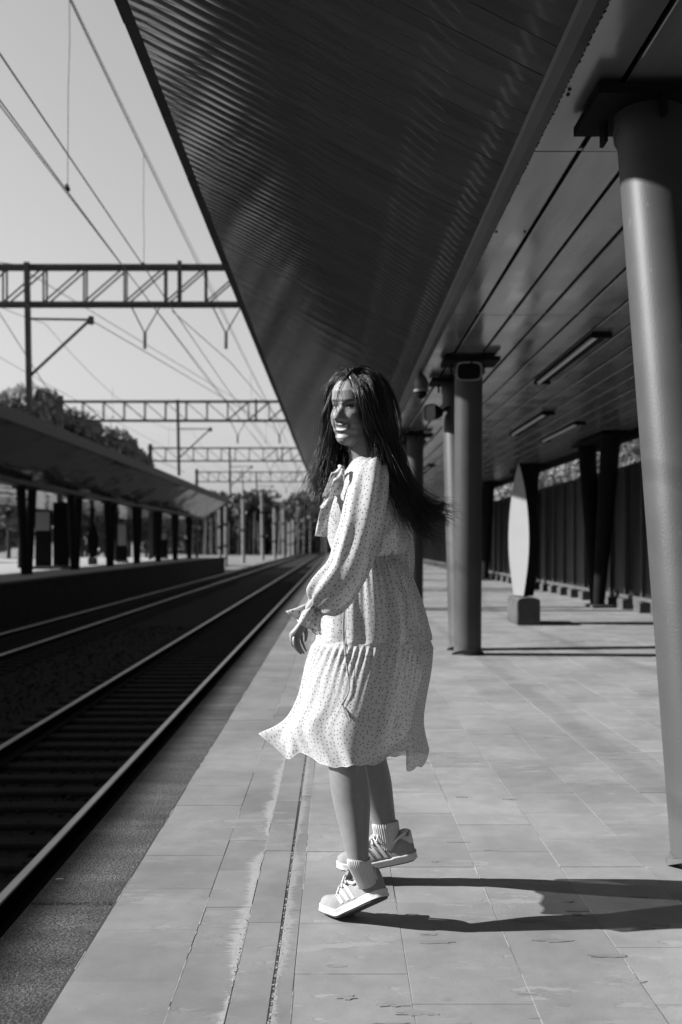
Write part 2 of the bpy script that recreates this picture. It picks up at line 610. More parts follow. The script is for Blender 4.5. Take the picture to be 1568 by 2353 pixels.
tag(fl.build('peeling_flakes', M['flake'], platform, fix=True), kind='stuff')

# track bed and stones
bed = MB()
bed.rings([[(-0.93, yy, -1.28), (-1.5, yy, -1.28), (-5.0, yy, -1.29), (-8.8, yy, -1.28), (-9.45, yy, -1.28)] for yy in (-45, 40, 120, 420)], closed=False)
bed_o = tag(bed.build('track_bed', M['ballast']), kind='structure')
st = MB()
for i in range(7500):
    yy = 3.2 + 26 * rng.random() ** 1.7
    x_ = rng.uniform(-8.6, -1.0)
    s_ = rng.uniform(0.018, 0.036)
    c_ = Vector((x_, yy, -1.275 + s_ * 0.35 + rng.uniform(0, 0.012)))
    q = Euler((rng.uniform(0, 6), rng.uniform(0, 6), rng.uniform(0, 6))).to_matrix()
    vs = [c_ + q @ (Vector(v_) * s_ * rng.uniform(.7, 1.25)) for v_ in ((1, 0, 0), (-1, 0, 0), (0, 1, 0), (0, -1, 0), (0, 0, .8), (0, 0, -.8))]
    st.add(vs, [(0, 2, 4), (2, 1, 4), (1, 3, 4), (3, 0, 4), (2, 0, 5), (1, 2, 5), (3, 1, 5), (0, 3, 5)])
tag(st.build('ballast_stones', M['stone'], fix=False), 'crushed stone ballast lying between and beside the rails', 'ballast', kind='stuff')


def railway(name, xc, label):
    root = empty(name, (xc, 0, -1.28), label, 'railway track')
    prof = [(-.075, -1.24), (.075, -1.24), (.075, -1.225), (.012, -1.205), (.010, -1.105), (.036, -1.095), (.036, -1.068), (.028, -1.06), (-.028, -1.06), (-.036, -1.068), (-.036, -1.095), (-.010, -1.105), (-.012, -1.205), (-.075, -1.225)]
    for sx in (-0.7775, 0.7775):
        r = MB()
        n = len(prof)
        ys = [-40 + 5 * i_ for i_ in range(86)]
        rings_ = [[(xc + sx + px, yy, pz) for px, pz in prof] for yy in ys]
        r.rings(rings_)
        o = r.mesh('rail')
        mi = []
        for pl in o.polygons:
            c_ = sum((o.vertices[v_].co.z for v_ in pl.vertices)) / len(pl.vertices)
            mi.append(1 if c_ > -1.0685 else 0)
        o.polygons.foreach_set('material_index', mi)
        link('rail', o, [M['rail_web'], M['rail_top']], root)
    sm = MB()
    sm.rings([[(-1.35, -.13, -1.40), (1.35, -.13, -1.40), (1.35, .13, -1.40), (-1.35, .13, -1.40)], [(-1.35, -.12, -1.262), (1.35, -.12, -1.262), (1.35, .12, -1.262), (-1.35, .12, -1.262)], [(-1.33, -.10, -1.240), (1.33, -.10, -1.240), (1.33, .10, -1.240), (-1.33, .10, -1.240)]])
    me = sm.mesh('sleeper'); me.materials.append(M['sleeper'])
    yy = 2.5
    while yy < 62:
        o = bpy.data.objects.new('sleeper', me); col.objects.link(o); o.parent = root
        o.location = (rng.uniform(-.02, .02), yy, 1.28)
        o.rotation_euler = (0, 0, rng.uniform(-.01, .01))
        yy += 0.55
    return root


railway('railway_track', -2.865, 'railway track with polished rails right beside the platform kerb')
railway('railway_track', -7.465, 'railway track in shade below the opposite platform')

# ------------------------------------------------------------------ near canopy
CY0, CY1 = -32.0, 66.0
CEIL = 3.06
GUT = (0.905, 3.05)
OUT = (-1.185, 4.125)


def slope_pt(t):
    """underside of the slope, gutter (0) to outer edge (1): a little steeper near the gutter"""
    x = GUT[0] + (OUT[0] - GUT[0]) * t
    z = GUT[1] + (OUT[1] - GUT[1]) * (t + 0.004 * math.sin(math.pi * t))
    return x, z


canopy = empty('platform_canopy', (2.0, 3.0, 3.06), 'dark canopy of ribbed metal panels sloping up over the near platform edge', 'canopy')
rf = MB()
prof = [(slope_pt(t)[0] + .005, slope_pt(t)[1] + .030) for t in [i_ / 10 for i_ in range(11)]]
poly = [(5.25, 3.13), (1.0, 3.13)] + prof + [(-1.22, 4.26), (0.85, 3.42), (5.25, 3.30)]
rf.prism(poly, CY0, CY1)
roof_o = rf.build('roof_deck', M['void'], canopy)
# ribbed panels
PW = 0.122
pm = MB()
nT, nW = 8, 3
vs = []
for j in range(nW + 1):
    u = j / nW
    bow = 0.0021 * (1 - (2 * u - 1) ** 2)
    for i in range(nT + 1):
        x_, z_ = slope_pt(0.012 + 0.965 * i / nT)
        vs.append((x_, (u - .5) * (PW - .0022), z_ - bow + .004))
fs = []
for j in range(nW):
    for i in range(nT):
        a = j * (nT + 1) + i
        fs.append((a, a + nT + 1, a + nT + 2, a + 1))
pm.add(vs, fs)
pme = pm.mesh('canopy_panel')
bm = bmesh.new(); bm.from_mesh(pme)
bm.normal_update(); bm.faces.ensure_lookup_table()
if bm.faces[0].normal.z > 0:
    bmesh.ops.reverse_faces(bm, faces=bm.faces)
bm.to_mesh(pme); bm.free()
pme.materials.append(M['panel'])
pme.polygons.foreach_set('use_smooth', [True] * len(pme.polygons))
ctr_panel = Vector((GUT[0], 0, GUT[1]))
yy = 2.6
n_ = 0
restp = MB()
pv = [v_.co.copy() for v_ in pme.vertices]
pf = [tuple(p_.vertices) for p_ in pme.polygons]
ys_all = []
while yy < CY1 - .1:
    ys_all.append(yy); yy += PW
yy = 2.6 - PW
while yy > CY0 + .1:
    ys_all.append(yy); yy -= PW
for i_, yy in enumerate(ys_all):
    rx = rng.gauss(0, .006)
    if i_ < 300 and yy > 2.5:
        o = bpy.data.objects.new('canopy_panel', pme); col.objects.link(o); o.parent = canopy
        rx = rng.gauss(0, .0045)
        o.location = Vector((0, yy + 3.58 * rx, 0)) - Vector(canopy.location)
        o.rotation_euler = (rx, 0, rng.gauss(0, .0009))
    else:
        restp.add([(v_.x, v_.y + yy, v_.z) for v_ in pv], pf)
ro = restp.build('canopy_panels_beyond', M['panel'], canopy, smooth=True, fix=False)
tag(ro, kind='stuff')
# fascia pieces at the outer edge
fp = MB()
FL = 1.2
fp.rings([[(-1.125, -FL / 2 + .004, 4.110), (-1.215, -FL / 2 + .004, 4.117), (-1.225, -FL / 2 + .004, 4.290), (-1.13, -FL / 2 + .004, 4.275)], [(-1.125, FL / 2 - .004, 4.110), (-1.215, FL / 2 - .004, 4.117), (-1.225, FL / 2 - .004, 4.290), (-1.13, FL / 2 - .004, 4.275)]])
fme = fp.mesh('fascia_panel'); fme.materials.append(M['trim'])
yy = 5.7 - FL * 7
while yy < CY1 - FL / 2:
    o = bpy.data.objects.new('fascia_panel', fme); col.objects.link(o); o.parent = canopy
    o.location = Vector((rng.uniform(-.003, .003), yy + FL / 2, rng.uniform(-.003, .003))) - Vector(canopy.location)
    yy += FL
# gutter along the inner foot of the slope
gp = MB()
gp.prism([(0.862, 3.035), (0.905, 3.020), (0.955, 3.040), (0.955, 3.10), (0.862, 3.13)], CY0, CY1)
gp.build('gutter', M['trim'], canopy)
gb = MB()
for i_ in range(260):      # ragged sealant along the gutter lip
    y0 = 2.8 + i_ * 0.045 + rng.uniform(-.01, .01)
    gb.tube([(0.957, y0, 3.052), (0.962 + rng.uniform(0, .007), y0 + .012, 3.053), (0.957, y0 + .03, 3.052)], .004, 4)
tag(gb.build('sealant_drips', M['void'], canopy, fix=False), kind='stuff')
# ceiling strips
strips = [(0.965, 1.180)]
x0 = 1.205
while x0 < 4.95:
    strips.append((x0, x0 + 0.252)); x0 += 0.276
joints = [1.4, 4.87, 8.34, 11.85, 15.3, 18.8, 22.3, 25.8, 29.3, 32.8, 36.3, 39.8, 43.3, 46.8, 50.3, 53.8, 57.3, 60.8, 65.9]
for si, (a, b) in enumerate(strips):
    for ji in range(len(joints) - 1):
        j0, j1 = joints[ji] + .006, joints[ji + 1] - .006
        key = (round(b - a, 3), round(j1 - j0, 3))
        if key not in far_parts:
            m = MB()
            w2, l2 = (b - a) / 2, (j1 - j0) / 2
            rings_ = []
            for t in (-1, 1):
                rings_.append([(-w2, t * l2, .02), (-w2, t * l2, .003), (-w2 + .006, t * l2, 0), (0, t * l2, -.0012), (w2 - .006, t * l2, 0), (w2, t * l2, .003), (w2, t * l2, .02)])
            m.rings(rings_)
            me = m.mesh('ceiling_panel'); me.materials.append(M['ceiling'])
            bm = bmesh.new(); bm.from_mesh(me); bmesh.ops.recalc_face_normals(bm, faces=bm.faces); bm.to_mesh(me); bm.free()
            far_parts[key] = me
        place(far_parts[key], 'ceiling_panel', ((a + b) / 2, (j0 + j1) / 2, CEIL + rng.uniform(-.002, .002)), canopy, 0.0012, rng)
for j in joints[1:-1]:
    cb = MB()
    cb.box(0.97, 4.98, j - .012, j + .012, CEIL + .010, CEIL + .022)
    cb.build('cover_strip', M['ceiling'], canopy)
ve = MB(); ve.box(4.99, 5.2, CY0, CY1, CEIL - .10, CEIL + .06)
ve.build('edge_beam', M['dark_metal'], canopy)
for x_, y_ in ((0.985, 4.20), (0.99, 4.25), (0.985, 6.12), (1.16, 6.12)):
    sc_ = MB()
    sc_.tube([(x_, y_, CEIL + .004), (x_, y_, CEIL - .006)], .008, 8)
    sc_.build('screw', M['void'], canopy)

# ------------------------------------------------------------------ column pairs
def column_pair(x, yf, name, label, lean_r=0.74, lean_f=-0.10, rad=0.142):
    root = empty(name, (x, yf + .22, 0), label, 'column', 'leaning column pairs under the near canopy')
    for yb, ln in ((yf, lean_f), (yf + .44, lean_r)):
        m = MB()
        m.tube([(x, yb + ln * t, z) for t, z in ((0, -.01), (.25, .76), (.5, 1.53), (.75, 2.28), (.986, 3.0))], rad, 40)
        o = m.build('column', M['column'], root, True, auto=50)
        w = MB()
        w.tube([(x, yb - .01, -.005), (x, yb, .018), (x, yb, .03)], [rad + .03, rad + .022, rad + .004], 40)
        w.build('base_ring', M['concrete'], o, True, auto=40)
        yt = yb + ln
        pl = MB()
        pl.box(x - .27, x + .29, yt - .22, yt + .22, CEIL - .075, CEIL - .035)
        pl.build('cap_plate', M['dark_metal'], o)
        nk = MB()
        nk.tube([(x, yt - .01, 2.93), (x, yt, CEIL + .0)], rad + .004, 40)
        nk.tube([(x, yt - .012, 2.90), (x, yt - .004, 2.925)], rad + .007, 40)
        nk.build('collar', M['column'], o, True, auto=40)
        for a in (30, 150, 270):
            rb = MB()
            cx_, cy_ = x + math.cos(R(a)) * (rad + .05), yt + math.sin(R(a)) * (rad + .05)
            rb.box(cx_ - .008, cx_ + .008, cy_ - .04, cy_ + .04, 2.90, CEIL - .077)
            rb.build('rib', M['dark_metal'], o)
    return root


COLY = [3.11, 10.30, 17.2, 24.1, 31.0, 37.9, 44.8, 51.7, 58.6]
where = ['nearest of the row, cut by the frame', 'second of the row, carrying the horn loudspeaker', 'third of the row, half behind the long hair', 'fourth of the row along the tracks', 'fifth of the row along the tracks', 'sixth of the row along the tracks', 'seventh of the row along the tracks', 'eighth of the row along the tracks', 'last of the row along the tracks']
for i_, yf in enumerate(COLY):
    column_pair(1.345 if i_ == 0 else 1.358, yf, 'column_pair', 'pair of grey round steel columns, ' + where[i_])

# rear row by the fence
for i_, (yf, wh) in enumerate(((11.2, 'behind the nearest big column'), (18.0, 'right of the white pylon'), (24.8, 'just behind the white pylon'), (31.6, 'farther along the fence'), (38.4, 'far along the fence'))):
    root = empty('rear_column_pair', (4.72, yf, 0), 'pair of splayed dark columns standing against the fence, ' + wh, 'column', 'dark column pairs along the fence')
    for ln in (-0.9, 0.75):
        m = MB()
        m.tube([(4.72, yf + ln * (.10 + .9 * t), z) for t, z in ((0, -.01), (.33, 1.0), (.66, 2.0), (1, 3.02))], [.10, .125, .15, .17], 24)
        o = m.build('column', M['dark_metal'], root, True, auto=50)
    m = MB(); m.box(4.5, 4.94, yf - 1.2, yf + 1.05, CEIL - .09, CEIL - .04)
    m.build('cap_plate', M['dark_metal'], root)
    m = MB(); m.box(4.55, 4.92, yf - .34, yf + .32, -.01, .05)
    m.build('footing', M['concrete'], root)

# ------------------------------------------------------------------ fence at the back of the platform
fence = empty('boundary_fence', (5.12, 20, 0), 'dark sheet fence with pale posts along the back of the platform', 'fence')
y = 5.0
i_ = 0
pm_ = MB(); pm_.box(5.12, 5.15, -.46, .46, .18, 2.46)
fsh = pm_.mesh('sheet'); fsh.materials.append(M['fence_dark'])
pm_ = MB(); pm_.box(5.06, 5.12, -.03, .03, 0.0, 2.50)
fpo = pm_.mesh('post'); fpo.materials.append(M['fence_post'])
pm_ = MB(); pm_.box(4.98, 5.16, -.17, .17, -.01, .17)
fbl = pm_.mesh('foot_block'); fbl.materials.append(M['base_grey'])
while y < 62:
    for me, nm, dy_, jit in ((fsh, 'sheet', 0.48, .0), (fpo, 'post', 0, .01), (fbl, 'foot_block', 0.0, .03)):
        o = bpy.data.objects.new(nm, me); col.objects.link(o); o.parent = fence
        o.location = Vector((rng.uniform(-.006, .006), y + dy_ + rng.uniform(-jit, jit), 0)) - Vector(fence.location)
        o.rotation_euler = (0, rng.uniform(-.004, .004) if nm != 'foot_block' else 0, 0)
    y += 0.96
m = MB(); m.box(5.02, 5.058, 4, 62, .20, .26)
m.build('bottom_rail', M['base_grey'], fence)
m = MB(); m.box(5.05, 5.17, 4, 62, 2.462, 2.51)
m.build('top_rail', M['fence_dark'], fence)

# ------------------------------------------------------------------ ceiling lamps
def lamp(x, y0, y1, label):
    root = empty('strip_lamp', (x, (y0 + y1) / 2, CEIL), label, 'lamp', 'strip lamps under the near ceiling')
    m = MB(); m.prism([(x - .09, CEIL - .01), (x + .09, CEIL - .01), (x + .07, CEIL - .032), (x - .07, CEIL - .032)], y0, y1)
    m.build('housing', M['dark_metal'], root)
    m = MB(); m.tube([(x - .045, y0 + .03, CEIL - .040), (x - .045, y1 - .03, CEIL - .040)], .022, 12)
    m.build('lamp_tube', M['tube'], root, True, auto=50)
    for ye in (y0, y1):
        m = MB(); m.box(x - .092, x + .092, ye - .02, ye + .02, CEIL - .055, CEIL - .012)
        m.build('end_cap', M['dark_metal'], root)


lamp(2.40, 9.0, 11.6, 'long unlit strip lamp on the ceiling, nearest of them')
lamp(3.07, 14.4, 17.1, 'unlit strip lamp, second along the ceiling, above the white pylon')
lamp(3.82, 15.6, 18.2, 'unlit strip lamp on the ceiling nearest the fence')
lamp(2.30, 24.0, 26.6, 'unlit strip lamp showing between the third and second column pairs')
lamp(2.60, 30.5, 33.0, 'faint far unlit strip lamp low between the columns')

# ------------------------------------------------------------------ loudspeakers and cameras on the second column pair
M['horn'] = mat('horn_grey', 0.22, 0.5)


def horn(root, c, ax, w, h, depth, hm='horn'):
    """rounded-rectangle horn facing ax"""
    ax = Vector(ax).normalized()
    sd = ax.cross(Vector((0, 0, 1))).normalized()
    up = sd.cross(ax)
    c = Vector(c)

    def ring(d, sx, sz, e=4.0):
        out = []
        for k in range(40):
            a = 2 * math.pi * k / 40
            ca, sa = math.cos(a), math.sin(a)
            out.append(c + ax * d + sd * (math.copysign(abs(ca) ** (2 / e), ca) * sx) + up * (math.copysign(abs(sa) ** (2 / e), sa) * sz))
        return out
    m = MB()
    m.rings([ring(-depth, .05, .05, 2), ring(-.06, w * .42, h * .42, 3), ring(0, w * .5, h * .5), ring(.012, w * .5, h * .5), ring(.012, w * .465, h * .455), ring(0, w * .44, h * .43)], caps=False)
    m.build('bell', M[hm], root, True, auto=40)
    m = MB()
    m.rings([ring(0, w * .44, h * .43), ring(-.05, w * .34, h * .32, 3), ring(-.12, .045, .045, 2)])
    m.build('throat', M['dark_metal'], root, True, auto=40)
    m = MB()
    m.rings([ring(-.11, .032, .032, 2), ring(-.03, .028, .028, 2), ring(-.012, .012, .012, 2)])
    m.build('plug', M[hm], root, True, auto=40)


sp = empty('horn_loudspeaker', (1.33, 10.06, 2.90), 'grey horn loudspeaker facing the camera below the column cap', 'loudspeaker')
horn(sp, (1.335, 10.00, 2.875), (-0.03, -1, -.04), .26, .19, .14)
m = MB(); m.tube([(1.335, 10.17, 2.89), (1.335, 10.30, 2.96)], .02, 8)
m.build('bracket', M['dark_metal'], sp)
sp = empty('horn_loudspeaker', (1.05, 11.4, 2.6), 'grey horn loudspeaker peeking out left of the second column pair', 'loudspeaker')
horn(sp, (1.06, 11.2, 2.62), (-.9, -.45, -.05), .24, .19, .14, 'dark_metal')
m = MB(); m.tube([(1.16, 11.25, 2.63), (1.34, 11.3, 2.72)], .02, 8)
m.build('bracket', M['dark_metal'], sp)


def dome(c, label):
    c = Vector(c)
    root = empty('dome_camera', c, label, 'camera')
    m = MB(); m.tube([c + Vector((0, 0, .02)), c + Vector((0, 0, .10)), c + Vector((0, 0, .15)), c + Vector((0, 0, .20))], [.075, .08, .06, .02], 20)
    m.build('housing', M['grey_metal'], root, True, auto=50)
    m = MB(); m.tube([c + Vector((0, 0, .0)), c + Vector((0, 0, .02))], .085, 20)
    m.build('rim', M['white'], root, True, auto=50)
    m = MB(); m.tube([c + Vector((0, 0, -.075)), c + Vector((0, 0, -.06)), c + Vector((0, 0, -.03)), c], [.02, .045, .062, .068], 20)
    m.build('dome_glass', M['dark_metal'], root, True, auto=50)


dome((0.945, 11.05, 2.83), 'dome camera with a pale rim hanging left of the second column pair')

# ------------------------------------------------------------------ info pylon
def pylon(x, yc, hgt, wid, thick, rot, label, parentblock=True):
    root = empty('info_pylon', (x, yc, 0), label, 'pylon')
    q = Matrix.Rotation(rot, 3, 'Z')
    o_ = Vector((x, yc, 0))
    z0, z1 = 0.40, hgt
    n = 28
    rings_f, rings_b = [], []
    zs = [z0 + (z1 - z0) * i / n for i in range(n + 1)]
    def hw(z):
        t = (z - z0) / (z1 - z0)
        s = 0.34 + 0.66 * math.sin(math.pi * min(1, t / 0.84) * 0.5) if t < .42 else 0
        if t < 0.42:
            return wid / 2 * (0.50 + 0.50 * math.sin(t / 0.42 * math.pi / 2))
        u = (t - .42) / .58
        return wid / 2 * max(0.03, max(0.0, math.cos(u * math.pi / 2)) ** 0.75)
    # board: local x = thickness, local y = width
    body = MB()
    rings_ = []
    for z in zs:
        w = hw(z)
        th = thick / 2
        rings_.append([o_ + q @ Vector(p_) for p_ in ((-th, -w, z), (th, -w, z), (th, w, z), (-th, w, z))])
    body.rings(rings_)
    body.build('board_core', M['dark_metal'], root)
    face = MB()
    rings_ = []
    for z in zs:
        w = hw(z) - .006
        rings_.append([o_ + q @ Vector(p_) for p_ in ((-thick / 2 - .006, -w, z), (-thick / 2 - .002, -w, z), (-thick / 2 - .002, w, z), (-thick / 2 - .006, w, z))])
    face.rings(rings_)
    face.build('face_panel', M['white'], root)
    bl = MB()
    w2, d2, h2 = .155, .42, .385
    rr = []
    for z, g in ((-.01, 0), (h2 * .9, 0)):
        rr.append([o_ + Vector(p_) for p_ in ((-w2, -d2, z), (w2, -d2, z), (w2, d2, z), (-w2, d2, z))])
    bl.rings(rr)
    pts = [(-w2, h2 * .9 + .002), (w2, h2 * .9 + .002), (w2 * .8, h2 * .97), (w2 * .4, h2), (-w2 * .4, h2), (-w2 * .8, h2 * .97)]
    bl.rings([[o_ + Vector((a, -d2, b)) for a, b in pts], [o_ + Vector((a, d2, b)) for a, b in pts]])
    bl.build('pedestal', M['base_grey'], root)
    m = MB(); m.box(x - .165, x - w2 - .002, yc - d2 + .02, yc + d2 - .02, .02, h2 * .85)
    m.build('pedestal_panel', M['base_grey'], root)
    return root


pylon(2.70, 14.35, 2.30, 0.62, 0.15, R(18), 'white lens-shaped information pylon on a dark pedestal block')

# ------------------------------------------------------------------ opposite platform and canopy
LX = -9.42
LEND = 86.0
lp = MB(); lp.box(-26.0, LX, -40, LEND - 2, -1.6, 0.0)
lp_o = tag(lp.build('opposite_platform', M['far_concrete']), kind='structure')
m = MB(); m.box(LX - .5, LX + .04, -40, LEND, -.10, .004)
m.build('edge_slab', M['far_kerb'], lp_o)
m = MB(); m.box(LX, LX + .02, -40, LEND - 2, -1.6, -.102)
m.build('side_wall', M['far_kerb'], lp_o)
lc = empty('opposite_canopy', (-12, 40, 3.4), 'long dark sloping canopy over the opposite platform', 'canopy')
m = MB()
m.prism([(-9.42, 4.72), (-11.65, 3.32), (-18.1, 3.30), (-18.1, 3.5), (-11.6, 3.6), (-9.42, 5.0)], -38, LEND)
g_ = NG('opposite_canopy_panel')
g_.b.inputs['Metallic'].default_value = 0.7
g_.bump(g_.noise(g_.mulv(g_.pos(), (0.6, 0.22, 0.6)), 1.0, 2, 0.4), 1.0, 0.16)
M['far_panel'] = g_.done((0.11, 0.11, 0.11, 1.0), 0.12, 0.5)
m.build('roof_deck', M['far_panel'], lc)
m = MB()
m.prism([(-9.28, 4.66), (-9.41, 4.66), (-9.41, 5.02), (-9.28, 5.05)], -38.02, LEND + .05)
m.build('fascia', M['roof'], lc)
m = MB()
m.prism([(-11.45, 3.30), (-11.62, 3.22), (-11.70, 3.30), (-11.6, 3.42)], -38, LEND - .1)
m.build('gutter', M['grey_metal'], lc)
i_ = 0
ordn = ['first', 'second', 'third', 'fourth', 'fifth', 'sixth', 'seventh', 'eighth', 'ninth', 'tenth', 'eleventh', 'twelfth', 'thirteenth', 'last']
yy = 23.45
while yy < LEND - 1:
    root = empty('opposite_column_pair', (-11.55, yy, 0), 'dark splayed column pair under the opposite canopy, %s' % (('%s of the row from the left edge' % ordn[i_ - 1]) if i_ else 'just left of the photo edge'), 'column', 'column pairs of the opposite platform')
    for ln in (-.7, .7):
        m = MB(); m.tube([(-11.55, yy + ln * .3, 0), (-11.55, yy + ln, 3.28)], [.15, .17], 14)
        m.build('column', M['dark_metal'], root, True, auto=50)
    m = MB(); m.box(-11.8, -11.3, yy - .95, yy + .95, 3.18, 3.26)
    m.build('cap_plate', M['dark_metal'], root)
    yy += 6.85
    i_ += 1
yy = 26.75
i_ = 0
while yy < LEND - 1:
    root = empty('opposite_rear_column', (-15.0, yy, 0), 'thin dark rear column of the opposite platform, %s' % (('%s from the left edge' % ordn[i_ - 1]) if i_ else 'just left of the photo edge'), 'column', 'rear columns of the opposite platform')
    m = MB(); m.tube([(-15.0, yy, 0), (-15.0, yy + .2, 3.3)], .14, 12)
    m.build('shaft', M['dark_metal'], root, True, auto=50)
    m = MB(); m.box(-15.2, -14.8, yy - .05, yy + .4, 3.2, 3.29)
    m.build('cap_plate', M['dark_metal'], root)
    yy += 6.85
    i_ += 1


def board(xpx, d, x_off, w, h0, h1, label, dark=False):
    p = at(xpx, 1250, d)
    root = empty('notice_board', (p.x, d, 0), label, 'board')
    m = MB(); m.box(p.x - w / 2, p.x + w / 2, d - .05, d + .05, h0, h1)
    m.build('sheet', M['dark_metal'] if dark else M['white'], root)
    m = MB(); m.box(p.x - w / 2 - .06, p.x + w / 2 + .06, d + .055, d + .12, .0, h1 + .06)
    m.build('frame', M['dark_metal'], root)
    m = MB(); m.box(p.x - w / 2 - .1, p.x + w / 2 + .1, d - .18, d + .18, 0.002, .14)
    m.build('plinth', M['base_grey'], root)


board(281, 61.5, 0, .5, 1.05, 2.35, 'white notice board between columns of the opposite platform')
board(99, 45.0, 0, .62, 1.75, 2.6, 'grey map board standing left on the opposite platform')
board(140, 46.0, 0, .62, .3, 3.0, 'tall black display board on the opposite platform', True)
board(377, 77.0, 0, .45, 1.5, 2.0, 'small white sign board far along the opposite platform')
pylon(-13.4, 54.8, 2.35, .62, .15, R(-60), 'slender white pylon seen between columns of the opposite platform')

# ------------------------------------------------------------------ overhead line
GY = [26.0, 50.5, 75.0, 100.0]
GN = ['nearest lattice gantry of the overhead line across the sky', 'second lattice gantry, ending at its mast on the left', 'third lattice gantry far along the line', 'farthest faint lattice gantry above the woods']
for gi, gy in enumerate(GY):
    zb, zt = CAM_Z + 6.25, CAM_Z + 7.22
    root = empty('catenary_gantry', (-13.9, gy, 0), GN[gi], 'gantry', 'gantries of the overhead line')
    xl, xr = -14.2, 7.0
    for yo in (-.15, .15):
        for z in (zb, zt):
            m = MB(); m.bar((xl, gy + yo, z), (xr, gy + yo, z), .085, .085)
            m.build('chord', M['gantry'], root)
    x_ = xl + .3
    kk = 0
    while x_ < xr - .2:
        for yo in (-.15, .15):
            m = MB(); m.bar((x_, gy + yo, zb + .051), (x_, gy + yo, zt - .051), .042, .042); m.build('upright', M['gantry'], root)
            if x_ + 1.05 < xr:
                a, b = (x_ + .04, x_ + 1.01)
                if gi > 0 and x_ < -5.5:
                    a, b = b, a
                m = MB(); m.bar((a, gy + yo, zb + .06), (b, gy + yo, zt - .06), .035, .035); m.build('diagonal', M['gantry'], root)
        x_ += 1.05
        kk += 1
    # drop post with cantilever for the far track
    m = MB(); m.bar((-8.0, gy - .26, zt + .06), (-7.93, gy - .26, CAM_Z + 3.45), .13, .13); m.build('drop_post', M['gantry'], root)
    m = MB(); m.bar((-7.9, gy - .26, CAM_Z + 5.82), (-6.4, gy - .26, CAM_Z + 5.80), .05, .05); m.build('tie_rod', M['gantry'], root)
    m = MB(); m.bar((-7.9, gy - .26, CAM_Z + 4.36), (-6.38, gy - .26, CAM_Z + 5.78), .06, .06); m.build('cantilever_tube', M['gantry'], root)
    m = MB(); m.tube([(-6.34, gy - .26, CAM_Z + 5.88), (-6.34, gy - .26, CAM_Z + 5.68)], .075, 10); m.build('insulator', M['gantry'], root)
    # hangers for the near track
    for hx in (-5.0, -2.88, -1.2):
        m = MB(); m.tube([(hx - .35, gy, zb - .05), (hx, gy, zb - .75)], .018, 6); m.build('hanger', M['gantry'], root)
        m = MB(); m.tube([(hx + .4, gy, zb - .05), (hx, gy, zb - .75)], .018, 6); m.build('hanger', M['gantry'], root)
        m = MB(); m.tube([(hx, gy, zb - .72), (hx, gy, zb - 1.15)], .045, 8); m.build('insulator', M['gantry'], root)
    for mx in (-14.0, 6.6):
        m = MB(); m.bar((mx, gy, -1.6), (mx, gy, zt + .3), .26, .26); m.build('mast', M['gantry'], root)
    for mx, w_ in ((-4.05, .10), (-1.5, .06)):
        m = MB(); m.bar((mx, gy - .25, zb - .1), (mx, gy - .25, zt + .1), w_, w_); m.build('splice_post', M['gantry'], root)


def wire(name, pts, r, label, droppers=None):
    root = empty(name, pts[0], label, 'cable')
    m = MB(); m.tube(pts, r, 5)
    m.build('strand', M['wire'], root, True)
    for a, b in (droppers or []):
        d = MB()
        a = Vector(a); b = Vector(b)
        mid = (a + b) / 2 + Vector((rng.uniform(-.03, .03), 0, 0))
        d.tube([a, (a + mid) / 2 + Vector((rng.uniform(-.012, .012), 0, 0)), mid, (b + mid) / 2 + Vector((rng.uniform(-.012, .012), 0, 0)), b], .0042, 5)
        d.build('dropper', M['wire'], root)
        d = MB(); d.tube([b + Vector((0, -.04, .02)), b + Vector((0, .04, -.01))], .024, 6)
        d.build('clamp', M['wire'], root)


def span(x0, x1, h, sag, ends, n=10):
    """points of a line hung from gantry to gantry"""
    pts = []
    for i in range(len(ends) - 1):
        a, b = ends[i], ends[i + 1]
        for k in range(n):
            t = k / n
            xa = x0 if i % 2 == 0 else x1
            xb = x1 if i % 2 == 0 else x0
            pts.append((xa + (xb - xa) * t, a + (b - a) * t, CAM_Z + h - sag * 4 * t * (1 - t)))
    return pts


GE = [1.5] + GY + [125.0, 150.0]
wire('contact_wire', span(-2.84, -2.95, 4.20, .02, GE), .0085, 'dark contact wire of the near track, steepest dark line at left', [])
wire('contact_wire', span(-3.12, -3.28, 4.20, .02, GE), .0075, 'left one of the paired contact wires above the near track', [((-3.15, 11.75, CAM_Z + 6.5), (-3.17, 11.75, CAM_Z + 4.2))])
wire('contact_wire', span(-3.19, -3.22, 4.19, .02, GE), .0065, 'thin contact wire merging with its left neighbour above the near track', [])
wire('messenger_wire', span(-2.84, -2.95, 5.98, .10, GE), .0085, 'upper messenger wire nearest the canopy edge', [((-2.9, 15.0, CAM_Z + 5.9), (-2.9, 15.0, CAM_Z + 4.2)), ((-2.92, 34, CAM_Z + 5.8), (-2.9, 34, CAM_Z + 4.2)), ((-2.92, 41, CAM_Z + 5.8), (-2.9, 41, CAM_Z + 4.2))])
wire('messenger_wire', span(-3.15, -3.2, 6.62, .10, GE), .0065, 'second messenger wire high over the near track', [])
wire('contact_wire', span(-7.3, -7.6, 4.20, .02, GE), .006, 'contact wire of the far track below the gantries', [])
wire('messenger_wire', span(-7.3, -7.6, 5.75, .85, GE), .007, 'sagging messenger wire of the far track', [((-7.4, 33, CAM_Z + 5.2), (-7.4, 33, CAM_Z + 4.2)), ((-7.4, 44, CAM_Z + 5.2), (-7.4, 44, CAM_Z + 4.2))])
wire('feeder_cable', [(-16.0, 14, CAM_Z + 5.4), (-8.4, 26.0, CAM_Z + 7.3), (-5.0, 50.5, CAM_Z + 7.3), (-4.6, 100, CAM_Z + 7.3)], .012, 'feeder cable crossing to the top of the drop post', [])
